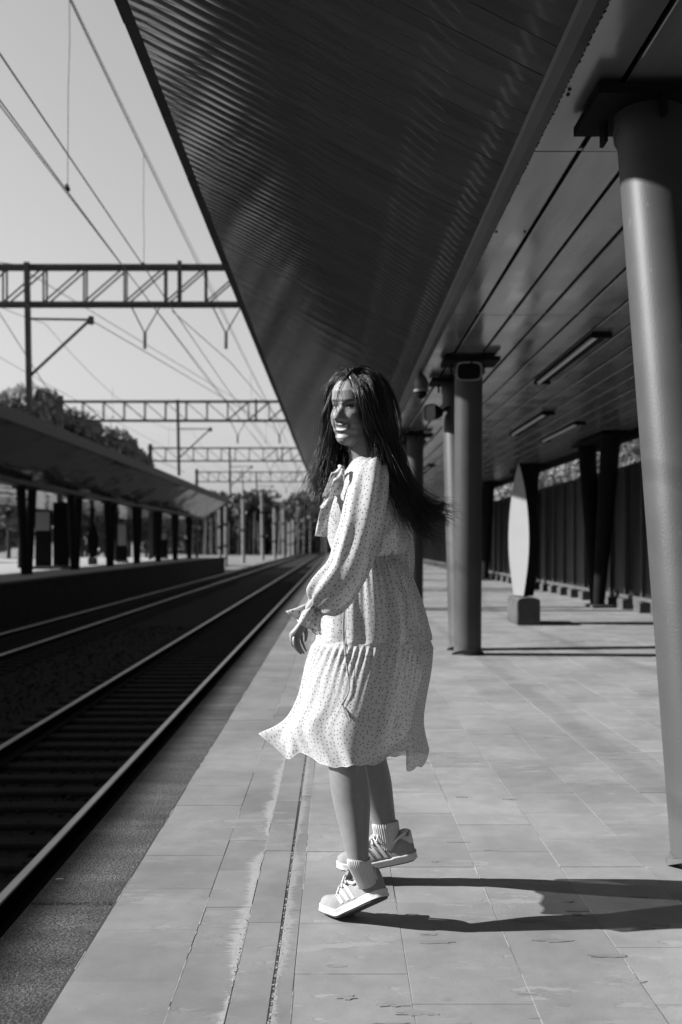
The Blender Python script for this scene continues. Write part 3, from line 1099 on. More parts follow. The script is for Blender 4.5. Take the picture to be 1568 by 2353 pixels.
wire('feeder_cable', [(-8.9, 26.0, CAM_Z + 6.2), (-8.1, 30.0, CAM_Z + 3.7), (-7.6, 50.0, CAM_Z + 3.6)], .012, 'stay cable leaning left of the nearest drop post', [])
wire('feeder_cable', [(-6.3, 25.6, CAM_Z + 5.75), (-4.9, 27.0, CAM_Z + 5.05), (-3.2, 50.5, CAM_Z + 5.9), (-3.0, 75, CAM_Z + 5.9)], .011, 'cable running on from the cantilever insulator', [])
wire('feeder_cable', [(-4.3, 26.0, CAM_Z + 6.1), (-2.9, 27.5, CAM_Z + 5.0), (-2.3, 50.5, CAM_Z + 5.6), (-2.4, 75, CAM_Z + 5.9)], .011, 'cable kinked below the nearest gantry at its middle', [])

# pale masts beside the line beyond the opposite platform
mast_px = [(560, 1078, 1285, 144), (604.5, 1130, 1280, 168), (632, 1168, 1278, 180), (652.5, 1170, 1275, 200), (666.6, 1200, 1273, 215), (675, 1196, 1271, 226), (699.5, 1196, 1265, 262), (734.6, 1200, 1262, 290), (520, 1163, 1272, 118), (506, 1170, 1272, 113)]
mw = ['tallest pale concrete mast, with a thin top, beyond the opposite platform', 'second tall pale mast beyond the opposite platform', 'third pale mast from the left along the line', 'fourth pale mast from the left along the line', 'thin pale mast, left one of a close pair', 'thin pale mast, right one of a close pair', 'pale mast standing alone before dark woods', 'last pale mast beside the bow tail of the dress', 'pale mast just right of the canopy end', 'short pale mast under the canopy end']
for i_, (px, yt, yb, d) in enumerate(mast_px):
    b = at(px, yb, d)
    t = at(px - (3 if i_ < 2 else 1), yt, d)
    zb = -1.62
    root = empty('pale_mast', (b.x, d, zb), mw[i_], 'mast', 'pale masts along the line')
    m = MB()
    if i_ == 0:
        t2 = at(559, 1125, d)
        m.tube([(b.x, d, zb), (t2.x, d, t2.z)], [.27, .23], 12)
        o = m.build('shaft', M['pale_pole'], root, True, auto=50)
        m = MB(); m.tube([(t2.x, d, t2.z), (t.x, d, t.z)], [.10, .08], 8)
        m.build('top_pipe', M['gantry'], root)
    else:
        m.tube([(b.x, d, zb), (t.x, d, t.z)], [.28 * d / 168, .23 * d / 168], 12)
        o = m.build('shaft', M['pale_pole'], root, True, auto=50)
    for zf in (.35, .7):
        q = MB(); zz = zb + (t.z - zb) * zf
        xm = b.x + (t.x - b.x) * zf
        q.tube([(xm, d, zz - .15), (xm, d, zz + .15)], (.30 * d / 168) if i_ else .28, 12)
        q.build('clamp_band', M['dark_metal'], root)

# ------------------------------------------------------------------ trees
def leaf_cloud(m, blobs, n, size, r):
    tot = sum(b[3] ** 2 for b in blobs)
    for cx, cy, cz, rad in blobs:
        k = int(n * rad * rad / tot)
        for _ in range(k):
            d = Vector((r.gauss(0, 1), r.gauss(0, 1), r.gauss(0, 1))).normalized()
            rr = rad * (0.55 + 0.5 * r.random() ** 0.6)
            p = Vector((cx, cy, cz)) + Vector((d.x * rr, d.y * rr, d.z * rr * 0.8))
            s = size * r.uniform(.6, 1.4)
            q = Euler((r.uniform(0, 6.3), r.uniform(0, 6.3), r.uniform(0, 6.3))).to_matrix()
            m.add([p + q @ Vector(v_) for v_ in ((-s, -s * .5, 0), (s * .2, -s * .7, s * .2), (s, s * .3, 0), (-s * .3, s * .7, -s * .15))], [(0, 1, 2, 3)])


def tree(name, x, y, z0, hgt, rad, label, seed, n=2600, size=.22, matk='leaf', trunk_r=.22, group=None):
    r = random.Random(seed)
    root = empty(name, (x, y, z0), label, 'tree', group)
    m = MB()
    top = Vector((x + r.uniform(-.3, .3), y, z0 + hgt * .8))
    b0 = Vector((x, y, z0 - .1))
    m.tube([b0, b0.lerp(top, .4) + Vector((r.uniform(-.2, .2), 0, 0)), top], [trunk_r, trunk_r * .7, trunk_r * .2], 8)
    blobs = []
    for i in range(16):
        a = r.uniform(0, 6.28)
        h = r.uniform(.32, .95)
        w = rad * (1 - abs(h - .58) * 1.2) * r.uniform(.3, .9)
        c = Vector((x + math.cos(a) * w, y + math.sin(a) * w, z0 + hgt * h))
        br = rad * r.uniform(.28, .46)
        blobs.append((c.x, c.y, min(c.z, z0 + hgt - br * .75), br))
        st_ = b0.lerp(top, max(.3, h - .25))
        m.tube([st_, st_.lerp(c, .6) + Vector((0, 0, .2)), c], [trunk_r * .35, trunk_r * .22, trunk_r * .08], 5)
    m.build('trunk', M['bark'], root, True, fix=False)
    lm = MB()
    leaf_cloud(lm, blobs, n, size, r)
    lm.build('crown', M[matk], root, fix=False)


for i_, (px, yt, d, rad, lab) in enumerate(((20, 866, 92, 7.0, 'big leafy tree above the opposite canopy at the left edge'), (105, 900, 96, 6.0, 'leafy tree right of the nearest drop post, behind the opposite canopy'), (190, 948, 99, 5.5, 'leafy tree by the mast of the second gantry'), (245, 985, 101, 4.6, 'leafy tree tapering down along the opposite canopy ridge'), (296, 1030, 103, 3.2, 'low leafy tree near the end of the canopy ridge'))):
    p = at(px, yt, d)
    tree('leafy_tree', p.x, d, -1.6, p.z + 1.6, rad, lab, 1 + i_, 4600, .36)
# sunlit shrubs seen over the fence
for i_, (y_, lab) in enumerate(((13, 'sunlit leafy shrub over the fence right of the near column'), (19, 'sunlit leafy shrub over the fence between the dark columns'), (24.5, 'sunlit leafy shrub over the fence behind the pylon'), (31, 'sunlit leafy shrub farther along behind the fence'), (39, 'sunlit leafy shrub far behind the fence'))):
    r = random.Random(40 + i_)
    root = empty('leafy_shrub', (7.6, y_, -.2), lab, 'shrub', 'shrubs behind the fence')
    m = MB()
    bl = [(7.4 + r.uniform(-.5, .9), y_ + r.uniform(-3.4, 3.4), r.uniform(.9, 3.6), r.uniform(.7, 1.15)) for _ in range(26)]
    leaf_cloud(m, bl, 5200, .075, r)
    m.build('foliage', M['leaf_shrub'], root, fix=False)
    m = MB()
    for b_ in bl[:9]:
        m.tube([(7.6, y_, -.3), (b_[0], b_[1], b_[2])], [.05, .015], 5)
    m.build('stems', M['bark'], root, fix=False)
# far wood closing the view: one mass
r = random.Random(77)
wood = MB()
for i in range(230):
    d = r.uniform(245, 330)
    px = r.uniform(330, 1000)
    p = at(px, 1250, d)
    h = r.uniform(13.5, 17.5)
    bl = [(p.x + r.uniform(-1.6, 1.6), d + r.uniform(-1.5, 1.5), -1.6 + h * t_, (1.0 - abs(t_ - .55)) * r.uniform(1.6, 2.7)) for t_ in (.04, .14, .25, .38, .5, .62, .74, .84, .93)]
    leaf_cloud(wood, bl, 420, .5, r)
wo = tag(wood.build('far_wood', M['leaf_dark'], fix=False), 'dark mass of far trees closing the view along the line', 'woods', kind='stuff')
wt = MB()
for i in range(90):
    d = r.uniform(238, 262)
    p = at(r.uniform(430, 800), 1250, d)
    wt.tube([(p.x, d, -1.7), (p.x + r.uniform(-.4, .4), d, r.uniform(6, 11))], [.22, .1], 5)
wt.build('trunks', M['bark_pale'], wo, fix=False)
# backdrop trees behind the opposite platform
for i_, (x_, y_, h_) in enumerate(((-34, 62, 9), (-36, 80, 9), (-33, 96, 8.5), (-27, 108, 8), (-38, 110, 9), (-24, 126, 8.5))):
    tree('backdrop_tree', x_, y_, -1.6, h_, 4.2, ['pale bushy tree showing between columns of the opposite platform', 'second bushy tree showing through the opposite platform', 'third bushy tree beyond the opposite platform', 'bushy tree by the end of the opposite platform', 'bushy tree set back beyond the opposite platform', 'bushy tree past the end of the opposite canopy'][i_], 60 + i_, 2400, .34, group='trees behind the opposite platform')

# ------------------------------------------------------------------ the walking person
rp = random.Random(11)


def crom(pts, n):
    """Catmull-Rom through pts, n samples per leg"""
    P = [Vector(p) for p in pts]
    P = [P[0] * 2 - P[1]] + P + [P[-1] * 2 - P[-2]]
    out = []
    for i in range(1, len(P) - 2):
        p0, p1, p2, p3 = P[i - 1], P[i], P[i + 1], P[i + 2]
        for k in range(n):
            t = k / n
            out.append(0.5 * ((2 * p1) + (-p0 + p2) * t + (2 * p0 - 5 * p1 + 4 * p2 - p3) * t * t + (-p0 + 3 * p1 - 3 * p2 + p3) * t ** 3))
    out.append(P[-2].copy())
    return out


def cscalar(vals, n):
    return [v_.x for v_ in crom([(v_, 0, 0) for v_ in vals], n)]


def interp(x, xs, ys):
    return float(np.interp(x, xs, ys))


person = empty('person', (0.08, 3.1, 0), 'smiling long-haired person in a white dotted dress striding along the platform edge', 'person')

# ---- body: limbs, trunk and head as one remeshed skin
body = MB()


def limb(pts, rads, n=44, k=6, flat=1.0):
    body.tube(crom(pts, k), cscalar(rads, k), n, flat=flat)


# trunk (under the dress)
limb([at(862, 1440, 3.16), at(858, 1380, 3.16), at(846, 1285, 3.16), at(838, 1190, 3.15), at(838, 1120, 3.14), at(840, 1075, 3.14)],
     [.10, .115, .085, .10, .095, .05])
# neck
limb([at(842, 1085, 3.14), at(838, 1050, 3.13), at(834, 1020, 3.125), at(836, 975, 3.125)], [.062, .049, .047, .05])
# near leg
limb([at(850, 1420, 3.19), at(824, 1560, 3.15), at(801, 1670, 3.085), at(797, 1720, 3.05), at(799, 1765, 3.035), at(805, 1810, 3.025), at(810, 1850, 3.015), at(815, 1900, 2.995), at(821, 1950, 2.975), at(827, 1985, 2.967), at(838, 2022, 2.972)],
     [.085, .070, .0585, .0560, .0575, .0590, .0555, .0455, .0355, .0285, .018])
# far leg
limb([at(868, 1420, 3.25), at(845, 1560, 3.28), at(838, 1680, 3.30), at(848, 1740, 3.32), at(862, 1800, 3.345), at(874, 1850, 3.36), at(885, 1893, 3.365), at(890, 1920, 3.37), at(892, 1940, 3.37)],
     [.090, .076, .060, .057, .0560, .047, .0375, .031, .028])
# near arm
limb([at(856, 1092, 3.03), at(846, 1130, 2.975), at(830, 1200, 2.95), at(812, 1268, 2.94), at(772, 1330, 2.94), at(728, 1388, 2.945), at(703, 1420, 2.95)],
     [.05, .047, .042, .038, .037, .029, .024])
# far arm
limb([at(862, 1092, 3.26), at(895, 1140, 3.32), at(915, 1220, 3.36), at(922, 1300, 3.37), at(900, 1370, 3.36)], [.05, .045, .04, .034, .026])
# hand
hd = 2.945
palm = [([703, 1419], .024, .019), ([696, 1430], .024, .017), ([689, 1441], .028, .016), ([683, 1450], .032, .0155), ([680, 1458], .031, .0145), ([680, 1463], .024, .009)]
rings_ = []
axis_w = Vector((0.86, -0.10, 0.20)).normalized()
axis_t = Vector((0.1, 1, 0)).normalized()
for (c_, w_, t_) in palm:
    c = at(c_[0], c_[1], hd)
    rings_.append([c + axis_w * (math.cos(2 * math.pi * k / 20) * w_ * .72) + axis_t * (math.sin(2 * math.pi * k / 20) * t_) for k in range(20)])
body.rings(rings_)
fing = [([(672, 1454, 0), (669.5, 1466, -.008), (671, 1478, -.010), (679, 1489, -.002), (687, 1498, .010)], .0047),
        ([(679, 1459, -.004), (676.5, 1470, -.014), (678, 1482, -.016), (684, 1493, -.006), (692.5, 1503, .008)], .0049),
        ([(687, 1461, -.003), (686, 1472, -.012), (688, 1483, -.014), (693, 1493, -.006), (699.5, 1502, .008)], .0049),
        ([(693, 1458, .008), (694, 1470, .004), (697, 1481, .004), (701, 1490, .010), (705, 1497, .02)], .0044)]
for pl, r_ in fing:
    pts = [at(a, b, hd + c) for a, b, c in pl]
    limb(pts, [r_ * 1.08, r_ * 1.0, r_ * .98, r_ * .85, r_ * .6], 12, 4)
limb([at(697, 1436, hd + .012), at(702, 1449, hd + .022), at(703, 1462, hd + .03), at(701, 1474, hd + .034)], [.010, .0085, .0068, .005], 12, 4)

# head
HC = at(822, 938, 3.125)
PSI = R(36)
hf = Vector((-math.sin(PSI), -math.cos(PSI), -0.05)).normalized()
hx = Vector((math.cos(PSI), -math.sin(PSI), 0)).normalized()     # toward the viewer's right: her left side
hu = hx.cross(hf) * -1
hu = hf.cross(hx) if hf.cross(hx).z > 0 else hx.cross(hf)
tilt = Matrix.Rotation(R(-4), 3, hf)
hx = tilt @ hx; hu = tilt @ hu
ZS = [-.120, -.114, -.106, -.095, -.083, -.073, -.064, -.056, -.045, -.02, 0, .02, .05, .08, .10, .112, .117]
YF = [.052, .074, .0835, .0870, .0815, .0870, .0860, .0905, .0880, .0890, .0845, .0915, .0910, .0770, .052, .022, .004]
YB = [.022, .000, -.02, -.035, -.045, -.052, -.058, -.064, -.072, -.088, -.093, -.096, -.095, -.080, -.056, -.026, -.006]
WW = [.010, .021, .031, .0405, .0485, .0550, .0600, .0645, .0705, .0735, .0735, .0735, .0725, .062, .046, .022, .005]


def gau(x, s):
    return math.exp(-0.5 * (x / s) ** 2)


def face_disp(x, z):
    d = 0.0
    # nose
    if -.052 < z < .012:
        t = min(1, max(0, (.008 - z) / .044))
        hgt = .003 + .0245 * t ** 1.1
        if z < -.036:
            hgt *= max(0, 1 - ((-.036 - z) / .0105) ** 2) if z > -.0465 else 0
        d += hgt * gau(x, .0058 + .0030 * t)
    d += .0085 * (gau(x - .0125, .0052) + gau(x + .0125, .0052)) * gau(z + .0395, .0050)
    # eyes
    for sx in (-1, 1):
        d -= .0080 * gau(x - sx * .031, .0135) * gau(z - .001, .0095)
        d += .0045 * gau(x - sx * .031, .0100) * gau(z + .001, .0065)
        d += .0016 * gau(x - sx * .031, .016) * gau(z - .0185, .0060)
        d += .0070 * gau(x - sx * .038, .0160) * gau(z + .032, .0130)      # cheeks lifted by the smile
        d -= .0028 * gau(x - sx * .0275, .0045) * gau(z + .054, .012)      # fold beside the mouth
    # lips
    zc = -.0640 + .30 * x * x / .028            # corners rise
    zc = -.0670 + 13.0 * x * x
    wm = 1 / (1 + math.exp((abs(x) - .0275) / .0022))
    d += wm * (.0018 * gau(z - zc - .0085, .0032) + .0024 * gau(z - zc + .0095, .0034) - .0006 * gau(z - zc, .0045))
    return d


nz, na = 150, 200
rings_ = []
for i in range(nz + 1):
    u = i / nz
    z = -.120 + .237 * u
    yf, yb, w = interp(z, ZS, YF), interp(z, ZS, YB), interp(z, ZS, WW)
    ym = yb + (yf - yb) * (.46 if z > -.05 else .46 + .10 * min(1, (-.05 - z) / .06))
    ring = []
    for k in range(na):
        a = 2 * math.pi * k / na
        ca, sa = math.cos(a), math.sin(a)
        ex = 2.25 if ca > 0 else 2.0
        x = w * math.copysign(abs(sa) ** (2 / ex), sa)
        yy = ym + (yf - ym if ca > 0 else ym - yb) * math.copysign(abs(ca) ** (2 / ex), ca)
        if ca > 0:
            yy += face_disp(x, z) * min(1, ca * 2.2)
        ring.append(HC + hx * x + hf * yy + hu * z)
    rings_.append(ring)
body.rings(rings_)

tmp = link('tmp_body', body.mesh('tmp_body'))
md = tmp.modifiers.new('r', 'REMESH'); md.mode = 'VOXEL'; md.voxel_size = 0.0022
dg = bpy.context.evaluated_depsgraph_get()
bme = bpy.data.meshes.new_from_object(tmp.evaluated_get(dg))
bpy.data.objects.remove(tmp, do_unlink=True)
co = np.empty(len(bme.vertices) * 3, dtype=np.float32)
bme.vertices.foreach_get('co', co)
co = co.reshape(-1, 3)
rel = co - np.array(HC, dtype=np.float32)
lx = rel @ np.array(hx); ly = rel @ np.array(hf); lz = rel @ np.array(hu)
skin = np.full(len(co), 0.148, dtype=np.float32)


def paint(mask, val, amt=1.0):
    global skin
    skin = skin * (1 - mask * amt) + val * mask * amt


def G2(cx, cz, sx, sz, p=1):
    return np.exp(-0.5 * (np.abs((lx - cx) / sx) ** 2 + np.abs((lz - cz) / sz) ** 2) ** p)


front = ((ly > 0.02) & (np.abs(lz) < .2)).astype(np.float32)
zc = -.0670 + 13.0 * lx * lx
wm = 1 / (1 + np.exp((np.abs(lx) - .0290) / .0012))
taper = np.clip(1 - (lx / .032) ** 2, .05, 1) ** .5
paint(front * wm * np.exp(-0.5 * (np.abs(lz - zc) / (.0138 * taper)) ** 8), .052, .95)             # lips
paint(front * np.exp(-0.5 * (np.abs(lx) / .0255) ** 10) * np.exp(-0.5 * (np.abs(lz - zc - .0008) / (.0060 * taper)) ** 8), .25)   # teeth
paint(front * wm * np.exp(-0.5 * ((lz - zc + .0070 * taper) / .0017) ** 2), .008, .95)               # dark line above the lower lip, mouth's inner shade painted in
paint(front * np.exp(-0.5 * ((np.abs(lx) - .0265) / .0024) ** 2) * np.exp(-0.5 * ((lz - zc) / .004) ** 2), .012)          # corners
for sx in (-1, 1):
    xb = lx * sx - .032
    paint(front * np.exp(-0.5 * (np.abs(xb - .002) / .016) ** 4) * np.exp(-0.5 * ((lz - .0195 + 9 * xb * xb) / .0030) ** 2), .018, .92)   # brow
    paint(front * np.exp(-0.5 * (np.abs(xb) / .017) ** 4) * np.exp(-0.5 * ((lz - .004) / .0085) ** 4), .125, .6)      # lid, darkened to paint in the shade of the socket
    paint(front * np.exp(-0.5 * ((np.abs(xb / .0130) ** 2 + np.abs((lz + .0005) / .0046) ** 2)) ** 4), .30)         # eye white
    paint(front * np.exp(-0.5 * ((np.abs((xb + .002) / .0066) ** 2 + np.abs((lz + .0002) / .0056) ** 2)) ** 4), .004)  # iris
    paint(front * np.exp(-0.5 * (np.abs(xb) / .0150) ** 6) * np.exp(-0.5 * ((lz - .0052 + 14 * xb * xb) / .0021) ** 2), .004)    # upper lashes
    paint(front * np.exp(-0.5 * (np.abs(xb) / .0130) ** 6) * np.exp(-0.5 * ((lz + .0054 - 10 * xb * xb) / .0012) ** 2), .02, .8)   # lower lashes
    paint(front * G2(sx * .0075, -.0465, .003, .0022), .012, .9)                                     # nostril
scalp = (1 / (1 + np.exp(-(lz - .083 + .35 * np.abs(lx)) / .003))) * (np.abs(lz) < .2) + ((ly < .0) & (lz > -.09) & (np.abs(lz) < .13) & (np.abs(lx) < .1)).astype(np.float32)
paint(np.clip(scalp, 0, 1), .006)
att = bme.color_attributes.new('tone', 'FLOAT_COLOR', 'POINT')
att.data.foreach_set('color', np.stack([skin, skin, skin, np.ones_like(skin)], 1).astype(np.float32).ravel())
g_ = NG('skin')
_a = g_.N.new('ShaderNodeAttribute'); _a.attribute_name = 'tone'
_p = g_.pos()
_f = g_.math('MULTIPLY', _a.outputs['Fac'], g_.ramp(g_.noise(_p, 60, 3), 0.3, 0.7, .95, 1.05))
g_.bump(g_.noise(_p, 700, 2), .12, .001)
g_.b.inputs['Subsurface Weight'].default_value = .45
g_.b.inputs['Subsurface Radius'].default_value = (.010, .010, .010)
g_.b.inputs['Subsurface Scale'].default_value = 1.0
M['skin'] = g_.done(_f, .48, .4)
body_o = link('body', bme, M['skin'], person, True)

# ---- dress
g_ = NG('dotted_cloth')
_uv = g_.N.new('ShaderNodeUVMap')
_p = g_.pos()
_wob = g_.N.new('ShaderNodeVectorMath'); _wob.operation = 'MULTIPLY_ADD'
_nz = g_.N.new('ShaderNodeTexNoise'); _nz.inputs['Scale'].default_value = 260; g_.L.new(_uv.outputs[0], _nz.inputs['Vector'])
_wob.inputs[1].default_value = (.0016, .0016, 0)
g_.L.new(_nz.outputs['Color'], _wob.inputs[0]); g_.L.new(_uv.outputs[0], _wob.inputs[2])
_v = g_.N.new('ShaderNodeTexVoronoi'); _v.voronoi_dimensions = '2D'; _v.feature = 'F1'
_v.inputs['Scale'].default_value = 74; _v.inputs['Randomness'].default_value = .72
g_.L.new(_wob.outputs[0], _v.inputs['Vector'])
_dot = g_.ramp(_v.outputs['Distance'], .135, .190, 1.0, 0.0)
_c = g_.mix(_dot, .46, .10)
g_.bump(g_.noise(g_.mulv(_p, (1, 1, 1)), 900, 2), .10, .0008)
g_.b.inputs['Sheen Weight'].default_value = .15
M['cloth'] = g_.done(_c, .8, .2)
_t = g_.N.new('ShaderNodeBsdfTranslucent')
g_.L.new(_c, _t.inputs['Color'])
_mx = g_.N.new('ShaderNodeMixShader'); _mx.inputs[0].default_value = .24
g_.L.new(g_.b.outputs[0], _mx.inputs[1]); g_.L.new(_t.outputs[0], _mx.inputs[2])
_tr = g_.N.new('ShaderNodeBsdfTransparent')
_mx2 = g_.N.new('ShaderNodeMixShader')
g_.plug(_mx2.inputs[0], g_.math('MULTIPLY', g_.math('SUBTRACT', 1.0, _dot), .15))
g_.L.new(_mx.outputs[0], _mx2.inputs[1]); g_.L.new(_tr.outputs[0], _mx2.inputs[2])
g_.L.new(_mx2.outputs[0], g_.N['Material Output'].inputs['Surface'])


def sheet(name, grid, uv, parent, m=None, closed=False, closed_uv=False):
    """grid[i][j] points (rows i), uv[i][j]; closed joins last column to first"""
    nv, nu = len(grid), len(grid[0])
    vs = [tuple(p) for row in grid for p in row]
    fs, uvs = [], []
    for i in range(nv - 1):
        for j in range(nu if closed else nu - 1):
            k = (j + 1) % nu
            fs.append((i * nu + j, i * nu + k, (i + 1) * nu + k, (i + 1) * nu + j))
            def U(r_, c_, wrap):
                u_, w_ = uv[r_][c_]
                return (uv[r_][nu - 1][0] + (uv[r_][nu - 1][0] - uv[r_][nu - 2][0]), w_) if wrap else (u_, w_)
            wrap = (k == 0) and not closed_uv
            uvs += [U(i, j, False), U(i, k, wrap), U(i + 1, k, wrap), U(i + 1, j, False)]
    me = bpy.data.meshes.new(name)
    me.from_pydata(vs, [], fs)
    ul = me.uv_layers.new(name='UVMap')
    ul.data.foreach_set('uv', np.array(uvs, dtype=np.float32).ravel())
    me.update()
    return link(name, me, m or M['cloth'], parent, True)


def nz3(x, y, z):
    return mnoise.noise(Vector((x, y, z)))


# bodice
lev = [  # y, left, right, depth centre, depth half
    (1050, 818, 862, 3.135, .050), (1062, 806, 876, 3.135, .085), (1078, 795, 889, 3.14, .135), (1100, 777, 905, 3.145, .165),
    (1130, 757, 920, 3.15, .172), (1165, 744, 930, 3.155, .168), (1200, 744, 935, 3.16, .160), (1235, 752, 936, 3.165, .155),
    (1258, 762, 931, 3.165, .142), (1270, 772, 923, 3.165, .128), (1278, 776, 919, 3.165, .122), (1288, 776, 922, 3.165, .124)]
NB = 160
grid, uv = [], []
Ls = cscalar([l[1] for l in lev], 6); Rs = cscalar([l[2] for l in lev], 6); Ys = cscalar([l[0] for l in lev], 6); Ds = cscalar([l[3] for l in lev], 6); Hs = cscalar([l[4] for l in lev], 6)
va = 0
for i in range(len(Ls)):
    row, ur = [], []
    sc = Ds[i] / F
    rx = (Rs[i] - Ls[i]) / 2 * sc
    cx = ((Rs[i] + Ls[i]) / 2 - 773) * sc
    z = CAM_Z - (Ys[i] - 1250) * sc
    if i:
        va += math.hypot(z - zp, (rx - rxp))
    zp, rxp = z, rx
    Cc = 2 * math.pi * math.sqrt((rx * rx + Hs[i] ** 2) / 2)
    tt = i / (len(Ls) - 1)
    for j in range(NB):
        a = j / NB
        an = 2 * math.pi * a
        fold = .004 * nz3(math.cos(an) * 3, math.sin(an) * 3, z * 9) * min(1, tt * 4)
        gath = .0045 * max(0, (tt - .55) / .45) ** 1.5 * math.sin(an * 26 + 3 * nz3(an * 2, z * 6, 0))
        blous = .006 * math.exp(-((tt - .80) / .10) ** 2) * (1 + .6 * math.sin(an * 9 + 2))
        r_ = 1 + (fold + gath + blous) / .13
        p = Vector((cx + rx * math.cos(an) * r_, Ds[i] - Hs[i] * math.sin(an) * r_, z + .004 * nz3(an, 5, z * 20)))
        row.append(p); ur.append(((a - .25) * Cc, va))
    grid.append(row); uv.append(ur)
dress = sheet('dress', grid, uv, person, closed=True)

# skirt in two tiers
lev = [(1282, 774, 921, 3.165, .122), (1300, 764, 933, 3.17, .136), (1330, 752, 950, 3.175, .152), (1389, 738, 973, 3.185, .172), (1440, 732, 985, 3.19, .180), (1470, 727, 988, 3.195, .182),
       (1530, 708, 985, 3.20, .184), (1600, 690, 974, 3.205, .198), (1655, 660, 970, 3.205, .212)]
# hem: (angle, x, y, depth offset from the centre) camera side from the right edge to the left tip, then round the back
hem = [(0.0, 981, 1716, 3.20), (0.025, 976, 1745, 3.14), (0.045, 964, 1764, 3.10), (0.06, 955, 1760, 3.08), (0.08, 944, 1771, 3.06), (0.10, 930, 1764, 3.065), (0.13, 924, 1726, 3.08), (0.17, 893, 1735, 3.035), (0.205, 868, 1752, 3.01),
       (0.25, 830, 1757, 2.975), (0.30, 790, 1760, 2.968), (0.34, 758, 1760, 2.99), (0.375, 728, 1747, 3.04), (0.41, 700, 1729, 3.09), (0.44, 668, 1742, 3.10), (0.475, 626, 1712, 3.13), (0.50, 605, 1684, 3.17),
       (0.54, 640, 1690, 3.24), (0.60, 700, 1722, 3.31), (0.68, 770, 1735, 3.37), (0.75, 830, 1738, 3.40), (0.82, 890, 1738, 3.40), (0.90, 945, 1735, 3.36), (0.96, 976, 1728, 3.27), (1.0, 981, 1716, 3.20)]
ha = [h[0] for h in hem]
hp = [at(h[1], h[2], h[3]) for h in hem]
# periodic spline through the hem
hx_ = crom([hp[-2]] + hp + [hp[1]], 1)
NU = 300


def hem_at(a):
    i = max(0, min(len(ha) - 2, int(np.searchsorted(ha, a, 'right')) - 1))
    t = (a - ha[i]) / (ha[i + 1] - ha[i])
    n_ = len(hp) - 1
    p0, p1, p2, p3 = hp[(i - 1) % n_], hp[i], hp[i + 1], hp[(i + 2) % n_ if i + 2 > n_ else i + 2]
    return 0.5 * ((2 * p1) + (-p0 + p2) * t + (2 * p0 - 5 * p1 + 4 * p2 - p3) * t * t + (-p0 + 3 * p1 - 3 * p2 + p3) * t ** 3)


def lev_at(l, a):
    y_, L_, R_, D_, H_ = l
    an = 2 * math.pi * a
    sc = D_ / F
    return Vector((((R_ + L_) / 2 - 773) * sc + (R_ - L_) / 2 * sc * math.cos(an), D_ - H_ * math.sin(an), CAM_Z - (y_ - 1250) * sc))


cols2 = []
NS = 12
for j in range(NU):
    a = j / NU
    ctl = [lev_at(l, a) for l in lev] + [hem_at(a)]
    # seam height dips a little to the right
    line = crom(ctl, NS)
    cols2.append(line)
nrow = len(cols2[0])
seam = 5 * NS
grid, uv = [], []
cen = [Vector(((np.mean([c[i].x for c in cols2])), 3.195, 0)) for i in range(nrow)]
va = 0
for i in range(nrow):
    row = []
    for j in range(NU):
        a = j / NU
        an = 2 * math.pi * a
        p = cols2[j][i].copy()
        out = Vector((p.x - cen[i].x, p.y - cen[i].y, 0)).normalized()
        t = i / (nrow - 1)
        # folds that fall from the waist and from the tier seam
        ph = 2.2 * nz3(math.cos(an) * 1.3, math.sin(an) * 1.3, t * 1.2)
        if i < seam:
            tt = i / seam
            f = .0050 * math.exp(-tt * 3.0) * math.sin(an * 44 + 3 * ph) + .0075 * tt ** .6 * math.sin(an * 15 + 2 * ph + 1) * (.6 + .8 * abs(nz3(an * 1.5, t * 2, 7)))
        else:
            tt = (i - seam) / (nrow - 1 - seam)
            f = .006 * min(1, tt * 12) + .0055 * math.exp(-tt * 5.0) * math.sin(an * 52 + 4 * ph) * min(1, tt * 14) + .0075 * tt ** .8 * (math.sin(an * 8 + 2.0 * ph + 1.2 * tt) + .75 * math.sin(an * 13 - 1.6 * ph - 2 * tt) + .35 * math.sin(an * 23 + 3 * ph)) * max(0, .42 + 1.4 * nz3(math.cos(an) * 2.2 + 4, math.sin(an) * 2.2, t * 3)) + .004 * tt * nz3(math.cos(an) * 7, math.sin(an) * 7, t * 6)
        f += .010 * t * nz3(math.cos(an) * 2.5, math.sin(an) * 2.5, t * 4)
        # cloth pressed back against the near leg
        hz = max(0, (t - .8) / .2) ** 2
        q = p + out * f + Vector((0, 0, hz * (.003 * math.sin(an * 9 + 2 * ph) + .0015 * math.sin(an * 27 + ph))))
        row.append(q)
    grid.append(row)
vcol = [.31] * NU
m0 = NU // 4
for i in range(nrow):
    if i:
        vcol = [vcol[j] + (grid[i][j] - grid[i - 1][j]).length for j in range(NU)]
    ucol = [0.0] * NU
    for j in range(m0 + 1, m0 + NU // 2):
        ucol[j % NU] = ucol[(j - 1) % NU] + (grid[i][j % NU] - grid[i][(j - 1) % NU]).length
    for j in range(m0 - 1, m0 - NU // 2 - 1, -1):
        ucol[j % NU] = ucol[(j + 1) % NU] - (grid[i][j % NU] - grid[i][(j + 1) % NU]).length
    uv.append([(ucol[j], vcol[j]) for j in range(NU)])
skirt = sheet("skirt", grid, uv, dress, closed=True, closed_uv=True)
